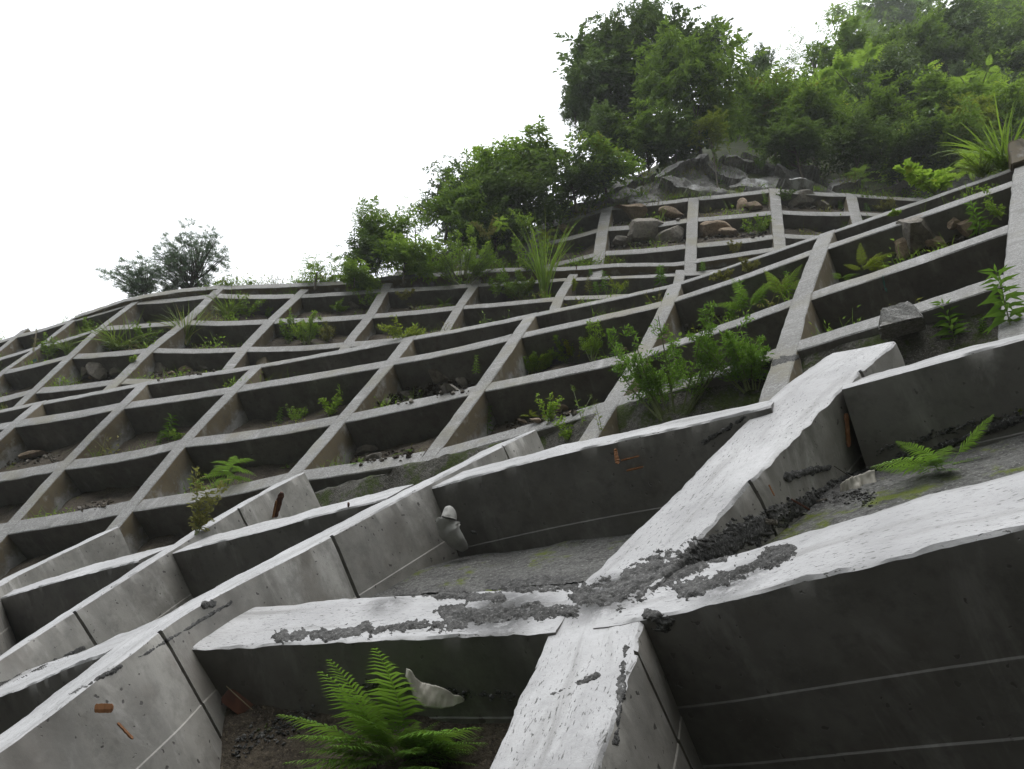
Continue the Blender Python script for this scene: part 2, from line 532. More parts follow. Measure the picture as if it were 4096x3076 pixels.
def sweep(pts, W, N, width, depth, ds=.12, nf=4, nd=4, edge=.012, face=.006, seed=0, grooves=(), chamfer=.015,
          trim=(0, 0), mud=None, curve=True, sag=0.0, steps=(), efreq=7.0, gdepth=.055, gw=1.0):
    """a cast member: its front face runs along pts, W spans the width, N points out of the slope"""
    mb = MB()
    pts = np.asarray(pts, float); W = np.asarray(W, float); N = np.asarray(N, float)
    ss = np.concatenate([[0], np.cumsum(np.linalg.norm(np.diff(pts, axis=0), axis=1))])
    a, b = trim[0], ss[-1] - trim[1]
    n = max(3, int((b - a) / ds))
    s = list(np.linspace(a, b, n + 1))
    for g in grooves:
        s += [g - .014 * gw, g - .012 * gw, g + .012 * gw, g + .014 * gw]
    s = np.array(sorted(s))
    f = catmull if curve else (lambda X, ss, s: np.stack([np.interp(s, ss, X[:, k]) for k in range(3)], 1))
    Pc = f(pts, ss, s); Wc = unit(f(W, ss, s)); Nc = unit(f(N, ss, s))
    if sag:
        tt = (s - a) / (b - a)
        Pc = Pc - Wc * (sag * 4 * tt * (1 - tt))[:, None]
    wd = np.interp(s, ss, width) if not np.isscalar(width) else np.full(len(s), width)
    prof = []                                   # (a, b, zone): zone 0 side, 1 edge, 2 front
    ch = chamfer
    for k in range(nd):
        prof.append((-.5, 1 - k / nd * (1 - 0), 0))
    prof.append((-.5, 'c', 1))
    for k in range(nf + 1):
        prof.append((k / nf - .5, 0, 1 if k in (0, nf) else 2))
    prof.append((.5, 'c', 1))
    for k in range(nd):
        prof.append((.5, (k + 1) / nd, 0))
    m = len(prof)
    A = np.array([q[0] for q in prof])
    for q0, (dst, stp) in enumerate(steps):          # board marks: the cast face steps in along a line
        for sg in (-.5, .5):
            rows = [i for i, q in enumerate(prof) if q[2] == 0 and q[0] == sg]
            j = min(rows, key=lambda i: abs(prof[i][1] * depth - dst))
            o_ = prof[j]
            a_, b_ = (o_[0], (dst + .007) / depth, 0), (o_[0], dst / depth, 0)
            prof[j:j + 1] = [a_, b_] if sg < 0 else [b_, a_]
    m = len(prof)
    A = np.array([q[0] for q in prof])
    nd = sum(1 for q in prof if q[2] == 0 and q[0] < 0)
    Bd = np.array([ch if q[1] == 'c' else q[1] * depth for q in prof])
    zone = np.array([q[2] for q in prof])
    off = A[None, :] * wd[:, None]
    isfr = (Bd == 0)
    off = np.where(isfr[None, :] & (np.abs(A)[None, :] == .5), off - np.sign(A)[None, :] * ch, off)
    gro = np.zeros(len(s), bool)
    for g in grooves:
        gro |= np.abs(s - g) < .0125 * gw
    side = zone == 0
    side_or_c = side | ((zone == 1) & ~isfr)
    ins = np.where(gro[:, None] & side_or_c[None, :], gdepth, 0.0)
    off = off - np.sign(A)[None, :] * ins
    for dst, stp in steps:
        off = off - np.where((side & (Bd > dst + .004))[None, :], np.sign(A)[None, :] * stp, 0)
    V = Pc[:, None, :] + Wc[:, None, :] * off[:, :, None] - Nc[:, None, :] * Bd[None, :, None]
    fl = V.reshape(-1, 3)
    nz = fbm(fl, 3.0, 4, seed + 3).reshape(len(s), m)
    nh = fbm(fl, efreq, 3, seed + 9).reshape(len(s), m)
    nw = np.abs(fbm(fl, efreq * .6, 3, seed + 21)).reshape(len(s), m)
    dN = np.where(isfr[None, :], face * nz * 1.5, 0)
    dN = dN - np.where((zone == 1)[None, :] & isfr[None, :], edge * .8 * np.maximum(nh, 0), 0)
    dW = np.where((zone == 1)[None, :], np.sign(A)[None, :] * edge * (nh * .9 - nw * .8), face * .5 * nz * np.sign(A)[None, :] * (zone == 0)[None, :])
    at = np.broadcast_to((Bd / depth)[None, :], (len(s), m)).copy()
    if mud is not None:
        md = np.zeros(len(fl))
        for (c, rad) in mud:
            md = np.maximum(md, np.clip(1.6 * (1 - np.linalg.norm((fl - c), axis=1) / rad) + .5 * fbm(fl, 2.5, 3, 77), 0, 1))
        md = md.reshape(len(s), m)
        frontish = isfr | (zone == 1)
        at = np.where(frontish[None, :], md, at)
        rough = fbm(fl, 9, 4, seed + 31, .65).reshape(len(s), m)
        dN = dN + np.where(frontish[None, :], md * (.012 + .035 * rough), 0)
        dW = dW + np.where((zone == 1)[None, :], md * .03 * rough * np.sign(A)[None, :], 0)
    else:
        at = np.where((isfr | (zone == 1))[None, :], 0, at)
    V = V + Nc[:, None, :] * dN[:, :, None] + Wc[:, None, :] * dW[:, :, None]
    per = np.concatenate([[0], np.cumsum(np.hypot(np.diff(A * np.mean(wd)), np.diff(Bd)))])
    uv = np.stack([np.broadcast_to(s[:, None], (len(s), m)), np.broadcast_to(per[None, :], (len(s), m))], 2) + seed * 3.17
    F, mi = [], []
    for i in range(len(s) - 1):
        for j in range(m - 1):
            F.append((i * m + j, i * m + j + 1, (i + 1) * m + j + 1, (i + 1) * m + j))
            mi.append(1 if (j < nd or j >= m - 1 - nd) else 0)
    # end caps as quads between the two sides
    for i in (0, len(s) - 1):
        q = [i * m + j for j in range(m)]
        F.append(q if i else q[::-1]); mi.append(1)
    mb.add(V.reshape(-1, 3), F, mi, at.reshape(-1), uv.reshape(-1, 2))
    return mb

def member(name, mb, mats, parent):
    return link(name, mb.mesh(name, mats, True, 32, 'tint', True), parent)

OBST = []                                       # (verts, faces) used to find where plants and stones stand
def obst(me):
    v = np.empty(len(me.vertices) * 3); me.vertices.foreach_get('co', v)
    OBST.append((v.reshape(-1, 3), [tuple(p.vertices) for p in me.polygons]))

def soil_patch(c, N, du, dv, depth_bot, depth_top, seed, amp=.08, mb=None, over=.0):
    """earth between four lattice nodes c = (lower left, lower right, upper left, upper right)"""
    u, v = np.meshgrid(np.linspace(-over, 1 + over, du), np.linspace(-over, 1 + over, dv))
    u, v = u.ravel()[:, None], v.ravel()[:, None]
    P = (1 - v) * ((1 - u) * c[0] + u * c[1]) + v * ((1 - u) * c[2] + u * c[3])
    d = depth_bot + (depth_top - depth_bot) * np.clip(v, 0, 1) ** .8
    nz = fbm(P, 1.6, 5, seed, .55)[:, None]
    P = P - N * (d + amp * nz * 2)
    F = []
    for j in range(dv - 1):
        for i in range(du - 1):
            k = j * du + i
            F.append((k, k + 1, k + du + 1, k + du))
    mb.add(P, F)
    return P

def lattice(name, label, P, rs, ls, rw, bw, depth, ds, soil_mat, soil_depth, ribtop, ribbot, seed, mats, beams=None, sag=.05, nf=3, nd=3, shift=None):
    root = empty(name, P[rs[len(rs) // 2], ls[-1]], label, 'retaining wall')
    inv = -np.array(root.location)
    def put(n, mb):
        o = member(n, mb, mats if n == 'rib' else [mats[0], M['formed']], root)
        o.location = inv
        obst(o.data)
        # vertices are in world space; the child is shifted back by the parent's position
        OBST[-1] = (OBST[-1][0], OBST[-1][1])
        return o
    rnd = random.Random(seed)
    for r in rs:
        fr = [frame(P, rs, ls, r, l) for l in ls]
        pts = [P[r, l] for l in ls]
        t0, t1 = unit(pts[0] - pts[1]), unit(pts[-1] - pts[-2])
        pts = [pts[0] + t0 * ribtop] + pts + [pts[-1] + t1 * ribbot]
        W = [unit(np.cross(f[1], f[2])) for f in fr]
        Nn = [f[2] for f in fr]
        W = [W[0]] + W + [W[-1]]; Nn = [Nn[0]] + Nn + [Nn[-1]]
        put('rib', sweep(pts, W, Nn, rw * rnd.uniform(.95, 1.06), depth, ds, nf, nd, .014, .008, seed + r * 7, efreq=6))
    for l in ls:
        if beams is not None and l not in beams: continue
        for r in rs[:-1]:
            a, b = P[r, l], P[r + 1, l]
            fa, fb = frame(P, rs, ls, r, l), frame(P, rs, ls, r + 1, l)
            Nn = unit((fa[2] + fb[2]) / 2)
            e = unit(b - a)
            u = unit(np.cross(Nn, e))
            Nn = unit(np.cross(e, u))
            trim = rw * .5 / max(.35, abs(np.dot(e, fa[0]))) - .01
            dn = .012 + .01 * rnd.random()
            q = [a - Nn * dn, (a + b) / 2 - Nn * dn, b - Nn * dn]
            put('beam', sweep(q, [u] * 3, [Nn] * 3, bw * rnd.uniform(.93, 1.08), depth * .97, ds, nf, nd, .014, .008, seed + 100 + r * 11 + l * 37,
                              trim=(trim, trim), sag=sag * rnd.uniform(.3, 1.4), efreq=6))
    mb = MB()
    for r in rs[:-1]:
        for l in ls[:-1]:
            c = (P[r, l + 1], P[r + 1, l + 1], P[r, l], P[r + 1, l])
            Nn = unit(frame(P, rs, ls, r, l)[2] + frame(P, rs, ls, r + 1, l + 1)[2])
            db, dt = soil_depth(r, l, rnd)
            soil_patch(c, Nn, 26, 20, db, dt, seed + r * 3 + l, .10, mb)
    o = link('soil', mb.mesh('soil', [soil_mat], True))
    tag(o, None, None, None, 'structure')
    obst(o.data)
    return root

MATS_R = [M['rough'], M['stained']]
PB, rsB, lsB = grid_from(NB_, ZB, 2, 2, 1)
PC, rsC, lsC = grid_from(NC_, ZC, 2, 5, 0)
for r in rsC:                                        # two hidden courses below
    for l in (5,):
        PC[r, l] = 2 * PC[r, l - 1] - PC[r, l - 2]
lsC = [1, 2, 3, 4, 5]
PD, rsD, lsD = grid_from(ND_, ZD, 1, 4, 1)

def sdB(r, l, q): return (q.uniform(.14, .30), q.uniform(.62, .78))
def sdC(r, l, q): return (q.uniform(.10, .24), q.uniform(.60, .76))
def sdD(r, l, q): return (q.uniform(.08, .18), q.uniform(.5, .7))
middle = lattice('lattice_wall', 'middle tier of rough grey concrete lattice with deep cells, rising behind the pale foreground beams',
        PB, rsB, lsB, .29, .37, .85, .16, M['soil'], sdB, .12, .3, 11, MATS_R, sag=.06)
upper = lattice('lattice_wall', 'upper left tier of concrete lattice whose top edge curves against the white sky',
        PC, rsC, lsC, .33, .36, .85, .2, M['soil'], sdC, .55, .3, 23, MATS_R, sag=.07)
top = lattice('lattice_wall', 'highest small tier of concrete lattice directly under the bare grey rock',
        PD, rsD, lsD, .42, .36, .75, .22, M['soil'], sdD, .1, .4, 31, MATS_R, sag=.06)

# coping along the top of the upper tier
cop = [S(1, -500, 1050), S(1, 0, 772), S(1, 220, 632), S(1, 400, 535), S(1, 680, 362), S(1, 1130, 215), S(1, 1270, 188), S(1, 1600, 135), S(1, 1920, 108),
       S(3, 0, 222), S(3, 640, 197), S(3, 1000, 182), S(3, 1430, 138), S(3, 1750, 116), S(5, 100, 640), S(5, 500, 616), S(5, 1000, 608), S(5, 1500, 574), S(5, 2000, 568),
       S(7, 370, 985), S(7, 1000, 892), S(7, 1700, 790), S(7, 2400, 700)]
zc = np.interp(np.arange(len(cop)), [0, 4, 6, 8, 10, 15, 22], [16.6, 17.05, 17.15, 17.45, 17.7, 17.75, 17.75])
copP = [at_z(p, z) for p, z in zip(cop, zc)]
COPE = np.array(copP)
eC = [unit(copP[min(i + 1, len(copP) - 1)] - copP[max(i - 1, 0)]) for i in range(len(copP))]
upC = unit(np.array([0, .5, .86]))
NcC = [unit(np.cross(e, upC)) for e in eC]
upCl = [unit(np.cross(n, e)) for n, e in zip(NcC, eC)]
wC = np.interp(np.arange(len(cop)), [0, 5, 8, 9, 22], [.30, .34, .34, .36, .36])
mb = sweep(copP, upCl, NcC, wC, .7, .14, 3, 3, .02, .012, 55, curve=False)
o = member('coping', mb, MATS_R, upper); o.location = -np.array(upper.location); obst(o.data)

# ------------------------------------------------------------------ lower tier: wide pale beams close to the camera
A0px = [(-520, 2530), (-80, 2400), (316, 2279), (690, 2185), (1126, 2077), (1352, 2014), (1691, 1934), (1900, 1878), (2262, 1781), (2578, 1711), (2886, 1645),
        (3234, 1560), (3709, 1433), (4096, 1325), (4800, 1130), (5600, 900)]
A0 = [at_z(p, 2.65) for p in A0px]
A1px = [(-900, 3060), (-300, 2840), (0, 2735), (253, 2643), (655, 2482), (949, 2490), (1300, 2463), (1806, 2437), (2249, 2410), (2439, 2380), (2692, 2337),
        (3202, 2200), (3645, 2075), (4096, 1961), (4900, 1740), (5800, 1480)]
A1z = [.95, 1.1, 1.12, 1.15, 1.2, 1.19, 1.17, 1.14, 1.11, 1.1, 1.1, 1.1, 1.1, 1.1, 1.1, 1.1]
A1 = [at_z(p, z) for p, z in zip(A1px, A1z)]
ribsA = {
 0: ([(-1300, 3150), (-700, 2590), (-300, 2390)], [1.2, 2.65, 3.6]),
 1: ([(-380, 2520), (-80, 2368), (0, 2328), (240, 2212), (430, 2122)], [1.6, 2.62, 2.9, 3.5, 4.0]),
 2: ([(-330, 2840), (0, 2628), (350, 2402), (690, 2185), (960, 2018), (1160, 1912)], [.9, 1.37, 1.95, 2.65, 3.35, 3.92]),
 3: ([(-300, 3175), (0, 2965), (350, 2705), (655, 2482), (1185, 2195), (1691, 1934), (2060, 1748)], [.25, .47, .8, 1.2, 1.85, 2.65, 3.55]),
 4: ([(2070, 3260), (2160, 3076), (2300, 2720), (2439, 2387), (2780, 2020), (3234, 1560), (3450, 1388)], [.155, .30, .65, 1.1, 1.68, 2.65, 3.15]),
 5: ([(4300, 2900), (4900, 1740), (5200, 1020), (5300, 700)], [.4, 1.1, 2.65, 3.2]),
}
lower = empty('lattice_wall', (0, 5, 0), 'nearest lattice tier of broad pale trowelled concrete beams sweeping up across the foreground', 'retaining wall')
invA = -np.array(lower.location)
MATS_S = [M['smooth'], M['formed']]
XA = [at_z((2439, 2387), 1.1), at_z((2900, 2240), 1.1), at_z((3250, 2130), 1.1), at_z((2000, 2420), 1.12), at_z((1550, 2490), 1.15), at_z((2720, 2230), 1.2)]
MUD = [(XA[0], .26), (XA[1], .26), (XA[3], .3), (XA[4], .2)]

def rib_frame(P, Eref):
    T = [unit(P[min(i + 1, len(P) - 1)] - P[max(i - 1, 0)]) for i in range(len(P))]
    N = [unit(np.cross(Eref(p), t)) for p, t in zip(P, T)]
    W = [unit(np.cross(t, n)) for t, n in zip(T, N)]
    return W, N

def edir(curve):
    C = np.array(curve)
    def f(p):
        k = int(np.argmin(np.linalg.norm(C - p, axis=1)))
        return unit(C[min(k + 1, len(C) - 1)] - C[max(k - 1, 0)])
    return f
eA0, eA1 = edir(A0), edir(A1)
def eA(p):
    t = np.clip((p[2] - 1.6 - 1.1) / 1.55, 0, 1)
    e = unit(t * eA0(p) + (1 - t) * eA1(p))
    return unit(np.array([e[0], e[1], 0]))
RA = {}
grv = {1: [.9, 1.7], 2: [1.3, 3.35], 3: [1.15, 2.65, 4.75], 4: [.75, 2.3, 3.75], 5: [], 0: []}
wid = {0: .5, 1: .46, 2: .46, 3: .5, 4: .5, 5: .5}
for k, (px, zz) in ribsA.items():
    P = [at_z(p, z) for p, z in zip(px, zz)]
    RA[k] = P
    W, N = rib_frame(P, eA)
    f_ = {1: .8, 2: .40, 3: .40}.get(k, 1.0)           # these ribs are turned further to the left
    for i in range(len(P)):
        v_ = unit(CAM - P[i])
        best = min(np.linspace(-.1, .6, 141), key=lambda q: abs((N[i] * math.cos(q) - W[i] * math.sin(q)) @ v_ - f_ * max(.04, N[i] @ v_)))
        if f_ < 1:
            N[i], W[i] = N[i] * math.cos(best) - W[i] * math.sin(best), W[i] * math.cos(best) + N[i] * math.sin(best)
    mb = sweep(P, W, N, wid[k], .95, .03, 12, 8, .024, .011, 200 + k, steps=((.44, -.005),), grooves=grv[k], chamfer=.012, mud=MUD, efreq=11)
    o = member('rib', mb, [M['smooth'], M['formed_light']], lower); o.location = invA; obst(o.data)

def beamA(curve, ribhits, width, seed, dn=.02):
    C = np.array(curve)
    ss = np.concatenate([[0], np.cumsum(np.linalg.norm(np.diff(C, axis=0), axis=1))])
    # up-slope direction: from this beam to the other one
    cuts = [0] + [ss[int(np.argmin(np.linalg.norm(C - h, axis=1)))] for h in ribhits] + [ss[-1]]
    cuts = sorted(set(round(float(c), 4) for c in cuts))
    for i in range(len(cuts) - 1):
        s = np.linspace(cuts[i], cuts[i + 1], 7)
        Q = catmull(C, ss, s)
        T = [unit(Q[min(j + 1, 6)] - Q[max(j - 1, 0)]) for j in range(7)]
        U = []
        for q, t in zip(Q, T):
            h = np.array([-t[1], t[0], 0]); h = unit(h)
            if h[1] < 0: h = -h
            sl = SLA if curve is A1 else math.radians(np.interp(q[0], [-5, -1, 1, 2.5], [38, 36.5, 34.5, 32]))
            U.append(h * math.cos(sl) + np.array([0, 0, math.sin(sl)]))
        N = [unit(np.cross(t, u)) for t, u in zip(T, U)]
        U = [unit(np.cross(n, t)) for n, t in zip(N, T)]
        Q = [q - n * dn for q, n in zip(Q, N)]
        Lb = float(np.sum(np.linalg.norm(np.diff(np.array(Q), axis=0), axis=1)))
        mb = sweep(Q, U, N, width, 1.0, .03, 12, 12, .024, .012, seed + i * 13, mud=MUD, chamfer=.012, trim=((.0 if curve is A1 else (.22 if i == 4 else .06)), (.2 if curve is A1 else .22)), efreq=11,
                   steps=((.50, -.006),) if curve is A0 else ((.42, -.006), (.70, -.007)))
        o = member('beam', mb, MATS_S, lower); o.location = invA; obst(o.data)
SLA = math.radians(40)
beamA(A0, [RA[0][1], A0[1], A0[3], A0[6], A0[11], A0[14]], .46, 300)
beamA(A1, [A1[1], A1[4], A1[9], A1[14]], .52, 340)

# earth in the cells of the lower tier
def lerp_ribs(k, t):                          # t=0 at the lower beam, 1 at the upper beam
    pass
NA = unit(np.array([-.28, -.52, .8]))
PA = {}
idx0 = {0: 0, 1: 1, 2: 3, 3: 6, 4: 11, 5: 14, 6: 15}
idx1 = {2: 1, 3: 4, 4: 9, 5: 14, 6: 15}
for k, i in idx0.items(): PA[k, 0] = A0[i]
for k, i in idx1.items(): PA[k, 1] = A1[i]
PA[1, 1] = 2 * PA[2, 1] - PA[3, 1] + np.array([-.3, .8, 0]); PA[0, 1] = 2 * PA[1, 1] - PA[2, 1]
PA[4, 2] = at_z((2030, 3330), .12); PA[3, 2] = at_z((-420, 3290), .18)
PA[5, 2] = PA[5, 1] + PA[4, 2] - PA[4, 1]; PA[6, 2] = PA[6, 1] + PA[4, 2] - PA[4, 1]
PA[2, 2] = PA[2, 1] + PA[3, 2] - PA[3, 1]; PA[1, 2] = PA[1, 1] + PA[3, 2] - PA[3, 1]; PA[0, 2] = PA[0, 1] + PA[3, 2] - PA[3, 1]
for k in range(7):
    PA[k, 3] = PA[k, 2] + np.array([-.25, -.45, 0]); PA[k, 3][2] = -.1
    PA[k, -1] = PA[k, 0] + np.array([.55, .95, .95])
dA = {(3, 0): (.24, .62), (4, 0): (.22, .52), (2, 0): (.35, .8), (3, 1): (.26, .40), (4, 1): (.8, .95), (2, 1): (.35, .6)}
mbg, mbm = MB(), MB()
for l in (-1, 0, 1, 2):
    for k in range(6):
        c = (PA[k, l + 1], PA[k + 1, l + 1], PA[k, l], PA[k + 1, l])
        e = unit(c[1] - c[0] + c[3] - c[2]); t = unit(c[2] - c[0] + c[3] - c[1])
        N = unit(np.cross(e, t))
        db, dt = dA.get((k, l), (.35, .7) if l >= 0 else (.55, .45))
        soil_patch(c, N, 60, 46, db, dt, 400 + k + l * 9, .035, mbg if l <= 0 else mbm)
for mbx, mt in ((mbg, M['gravel']), (mbm, M['mud'])):
    o = link('soil', mbx.mesh('soil', [mt], True))
    tag(o, None, None, None, 'structure'); obst(o.data)

# crumbling toe wall under the middle tier
lip = [(900, 2075), (1284, 1957), (1500, 1892), (1713, 1828), (1950, 1775), (2153, 1725), (2330, 1668), (2488, 1612), (2646, 1562), (2860, 1508), (3101, 1449), (3266, 1392), (3582, 1305), (3772, 1272),
       (4025, 1209), (4500, 1080)]
lz = [4.9, 4.95, 5.0, 5.1, 5.15, 5.2, 5.2, 5.2, 5.2, 5.2, 5.2, 5.18, 5.12, 5.1, 5.1, 5.1]
LP = [at_z(p, z) for p, z in zip(lip, lz)]
eL = edir(LP)
def toe():
    Q, U, N = [], [], []
    for p in LP:
        e = eL(p); h = unit(np.array([-e[1], e[0], 0]))
        u = unit(h * .12 + np.array([0, 0, .99])); n = unit(np.cross(e, u))
        Q.append(p - u * .5); U.append(u); N.append(n)
    mb = sweep(Q, U, N, 1.0, .5, .05, 14, 4, .07, .035, 500, chamfer=.03, efreq=5)
    return mb
o = link('toe_wall', toe().mesh('toe_wall', [M['moss'], M['moss']], True, 40, 'tint', True))
tag(o, 'crumbling mossy concrete toe wall at the foot of the middle lattice, behind the pale foreground beams', 'wall')
obst(o.data)

# benches between the tiers and the hillside
def resample(curve, xs):
    C = np.array(curve)
    C = C[np.argsort(C[:, 0])]
    return np.stack([xs, np.interp(xs, C[:, 0], C[:, 1]), np.interp(xs, C[:, 0], C[:, 2])], 1)

def loft(curves, x0, x1, nx, ny, amp, freq, seed, extra=None):
    xs = np.linspace(x0, x1, nx)
    R = [resample(c, xs) for c in curves]
    rows = []
    for a, b, n in zip(R[:-1], R[1:], ny):
        for k in range(n):
            rows.append(a + (b - a) * (k / n))
    rows.append(R[-1])
    G = np.stack(rows)
    fl = G.reshape(-1, 3)
    d = fbm(fl, freq, 5, seed, .55)
    fade = np.clip(np.arange(len(rows)) / 2.0, 0, 1)[:, None].repeat(nx, 1).reshape(-1)
    out = fl + np.stack([np.zeros(len(fl)), -np.ones(len(fl)) * .6, np.ones(len(fl)) * .8], 1) * (amp * d * fade)[:, None]
    if extra is not None: out = extra(out, fl)
    F = []
    for j in range(len(rows) - 1):
        for i in range(nx - 1):
            k = j * nx + i
            F.append((k, k + 1, k + nx + 1, k + nx))
    mb = MB(); mb.add(out, F)
    return mb

def ext(curve, l, r):
    C = list(curve)
    return [C[0] + (C[0] - C[1]) * l] + C + [C[-1] + (C[-1] - C[-2]) * r]

tb = ext([PB[r, 0] + np.array([.12, .22, .02]) for r in rsB], 2, 3)
c5 = ext([PC[r, 5] + np.array([.1, .3, -.1]) for r in rsC], 2, 4)
o = link('bench', loft([tb, [p + np.array([.2, 1.2, .1]) for p in tb], c5], -30, 30, 120, (4, 8), .10, .8, 61).mesh('bench', [M['soil']], True))
tag(o, None, None, None, 'structure'); obst(o.data)
cc = [p + np.array([0, .3, .12]) for p in COPE]
d3 = ext([PD[r, 3] + np.array([0, .3, 0]) for r in rsD], 4, 4)
o = link('bench', loft([cc, d3], -25, 35, 120, (8,), .10, .8, 62).mesh('bench', [M['soil']], True))
tag(o, None, None, None, 'structure'); obst(o.data)
lb = ext([p + np.array([.0, .3, -.75]) for p in LP], 2, 2)
a0 = ext([p + np.array([.25, .45, .12]) for p in A0], 1, 1)
o = link('bench', loft([a0, lb, [p + np.array([.3, .9, .55]) for p in lb]], -16, 12, 160, (12, 6), .08, 1.2, 63).mesh('bench', [M['moss']], True))
tag(o, None, None, None, 'structure'); obst(o.data)

def pt(x, y, z): return np.array([x, y, z + 1.6])
d0 = [PD[r, 0] + np.array([0, .25, .1]) for r in rsD]
H0 = [pt(-60, 50, 12), pt(-26, 34, 15.2), pt(-16, 25.4, 16.8), pt(-10.3, 24.0, 17.3), pt(-6, 23.9, 17.6), pt(-3.6, 25.2, 18.2), pt(-2.6, 27.0, 20.8)] + d0[1:-1] + [pt(26, 22.5, 22.2), pt(60, 20, 26)]
H1 = [pt(-60, 52, 12.5), pt(-26, 36, 15.6), pt(-16, 27.2, 17.2), pt(-10.3, 26, 17.8), pt(-6, 26, 18.3), pt(-3.6, 27, 19.4), pt(-1.5, 28.2, 22.9), pt(1, 27.4, 23.8), pt(3.7, 26.1, 24.3), pt(7, 25.4, 25.1),
      pt(9.5, 25.0, 25.6), pt(12, 25.2, 25.2), pt(15, 25, 23.7), pt(20, 24.5, 24), pt(30, 24, 26), pt(60, 22, 30)]
H2 = [pt(-60, 66, 12), pt(-30, 46, 15), pt(-16, 34, 17.6), pt(-8, 31, 19.2), pt(-3, 31, 22.6), pt(1, 31, 26), pt(5, 32, 30.6), pt(9, 34, 34.6), pt(14, 37, 40), pt(20, 40, 46), pt(28, 44, 53.5), pt(45, 51, 70), pt(80, 62, 92)]
H3 = [p + np.array([0, 30, np.interp(p[0], [-60, 0, 15, 80], [-12, -10, 4, 12])]) for p in H2]
H4 = [p + np.array([0, 80, -6]) for p in H3]

CR_N = 420
_cr = np.random.default_rng(93)
CC = np.stack([_cr.uniform(-6, 28, CR_N), _cr.uniform(22, 29, CR_N), _cr.uniform(20, 29, CR_N)], 1)
CG = _cr.normal(0, 1, (CR_N, 3)) * np.array([.30, .3, .42]); CO = _cr.normal(0, .26, CR_N)
def cliff_extra(out, fl):
    q = fl + .35 * np.stack([fbm(fl, .8, 3, 91), fbm(fl, .8, 3, 92), fbm(fl, .8, 3, 94)], 1)
    sc_ = np.array([.75, 1, 1.5])
    d2 = ((q[:, None, :] - CC[None]) * sc_)
    k = np.argmin((d2 ** 2).sum(2), 1)
    fac = CO[k] + np.sum(CG[k] * (q - CC[k]), 1)
    fac = np.clip(fac, -.6, .7)
    big = fbm(fl * np.array([1, 1, 1.2]), .35, 3, 97, .5)
    fine = fbm(fl, 2.6, 4, 99, .6)
    dsp = big * .9 + fac * .75 + fine * .16 - .05
    kk = np.stack([0 * dsp, -np.ones_like(dsp), .30 * np.ones_like(dsp)], 1)
    rowf = np.repeat(np.clip(np.arange(75) / 5, 0, 1), 420)[:len(fl)]
    return out + kk * (dsp * rowf)[:, None]
H1b = [p + np.array([0, .5, .25]) for p in H1]
mbc = loft([H0, H1, H1b], -4.5, 26, 420, (64, 4), .0, 1, 71, cliff_extra)
o = link('rock_face', mbc.mesh('rock_face', [M['cliff']], True, 28))
tag(o, None, None, None, 'structure'); obst(o.data)
mbh = loft([[p + np.array([0, .5, -.35]) for p in H0], [p + np.array([0, .45, -.3]) for p in H1], H2, H3, H4], -58, 78, 170, (4, 26, 10, 4), .7, .25, 73)
hill = link('hillside', mbh.mesh('hillside', [M['hill']], True))
tag(hill, None, None, None, 'structure'); obst(hill.data)
hv = np.empty(len(hill.data.vertices) * 3); hill.data.vertices.foreach_get('co', hv); hv = hv.reshape(-1, 3)
HILL = BVHTree.FromPolygons([tuple(v) for v in hv], [tuple(p.vertices) for p in hill.data.polygons])

mb = MB()
n = 60
gx, gy = np.meshgrid(np.linspace(-1, 1, n), np.linspace(-1, 1, n))
gx, gy = np.sign(gx) * np.abs(gx) ** 2.2 * 900, np.sign(gy) * np.abs(gy) ** 2.2 * 900
G = np.stack([gx.ravel(), gy.ravel(), .03 * vn(np.stack([gx.ravel(), gy.ravel(), 0 * gx.ravel()], 1), .4, 5)], 1)
mb.add(G, [(j * n + i, j * n + i + 1, (j + 1) * n + i + 1, (j + 1) * n + i) for j in range(n - 1) for i in range(n - 1)])
tag(link('ground', mb.mesh('ground', [M['ground']], True)), None, None, None, 'structure')

# unseen slope added behind the camera to shade the beam undersides
xs, ys = np.meshgrid(np.linspace(-260, 260, 60), np.linspace(0, 1, 30))
hx = xs.ravel(); tt = ys.ravel()
hp = np.stack([hx, -14 - tt * 150 + .0018 * hx ** 2 * (1 - .4 * tt), -1 + 118 * tt ** .85], 1)
hp += np.stack([0 * hx, 0 * hx, 7 * fbm(hp, .03, 4, 41)], 1) * tt[:, None]
mb = MB(); mb.add(hp, [(j * 60 + i, (j + 1) * 60 + i, (j + 1) * 60 + i + 1, j * 60 + i + 1) for j in range(29) for i in range(59)])
tag(link('opposite_hillside', mb.mesh('opposite_hillside', [M['hill']], True)), None, None, None, 'structure')

# mist in the air
hz = NB('mist')
pv = hz.n('ShaderNodeVolumePrincipled')
pv.inputs['Density'].default_value = .0007
pv.inputs['Color'].default_value = (.93, .95, .97, 1)
pv.inputs['Anisotropy'].default_value = .2
hz.l(pv.outputs[0], hz.out.inputs['Volume'])
bm = bmesh.new()
bmesh.ops.create_cube(bm, size=1)
for v in bm.verts:
    v.co = Vector((v.co.x * 2000, v.co.y * 2000, -4 + (v.co.z + .5) * 165))
me = bpy.data.meshes.new('haze'); bm.to_mesh(me); bm.free(); me.materials.append(hz.m)
tag(link('haze', me), None, None, None, 'stuff')

vs, fs, k = [], [], 0
for v, f in OBST:
    vs.append(v); fs += [tuple(i + k for i in q) for q in f]; k += len(v)
ALL = BVHTree.FromPolygons(np.concatenate(vs).tolist(), fs)
def hit(px, tree=None):
    d = unit(ray(px))
    h = (tree or ALL).ray_cast(Vector(CAM), Vector(d), 400)
    if h[0] is None: return None, None
    n = np.array(h[1])
    return np.array(h[0]), (n if n @ d < 0 else -n)
def depth_of(p):
    q = p - CAM
    return q[1] * cp + q[2] * sp
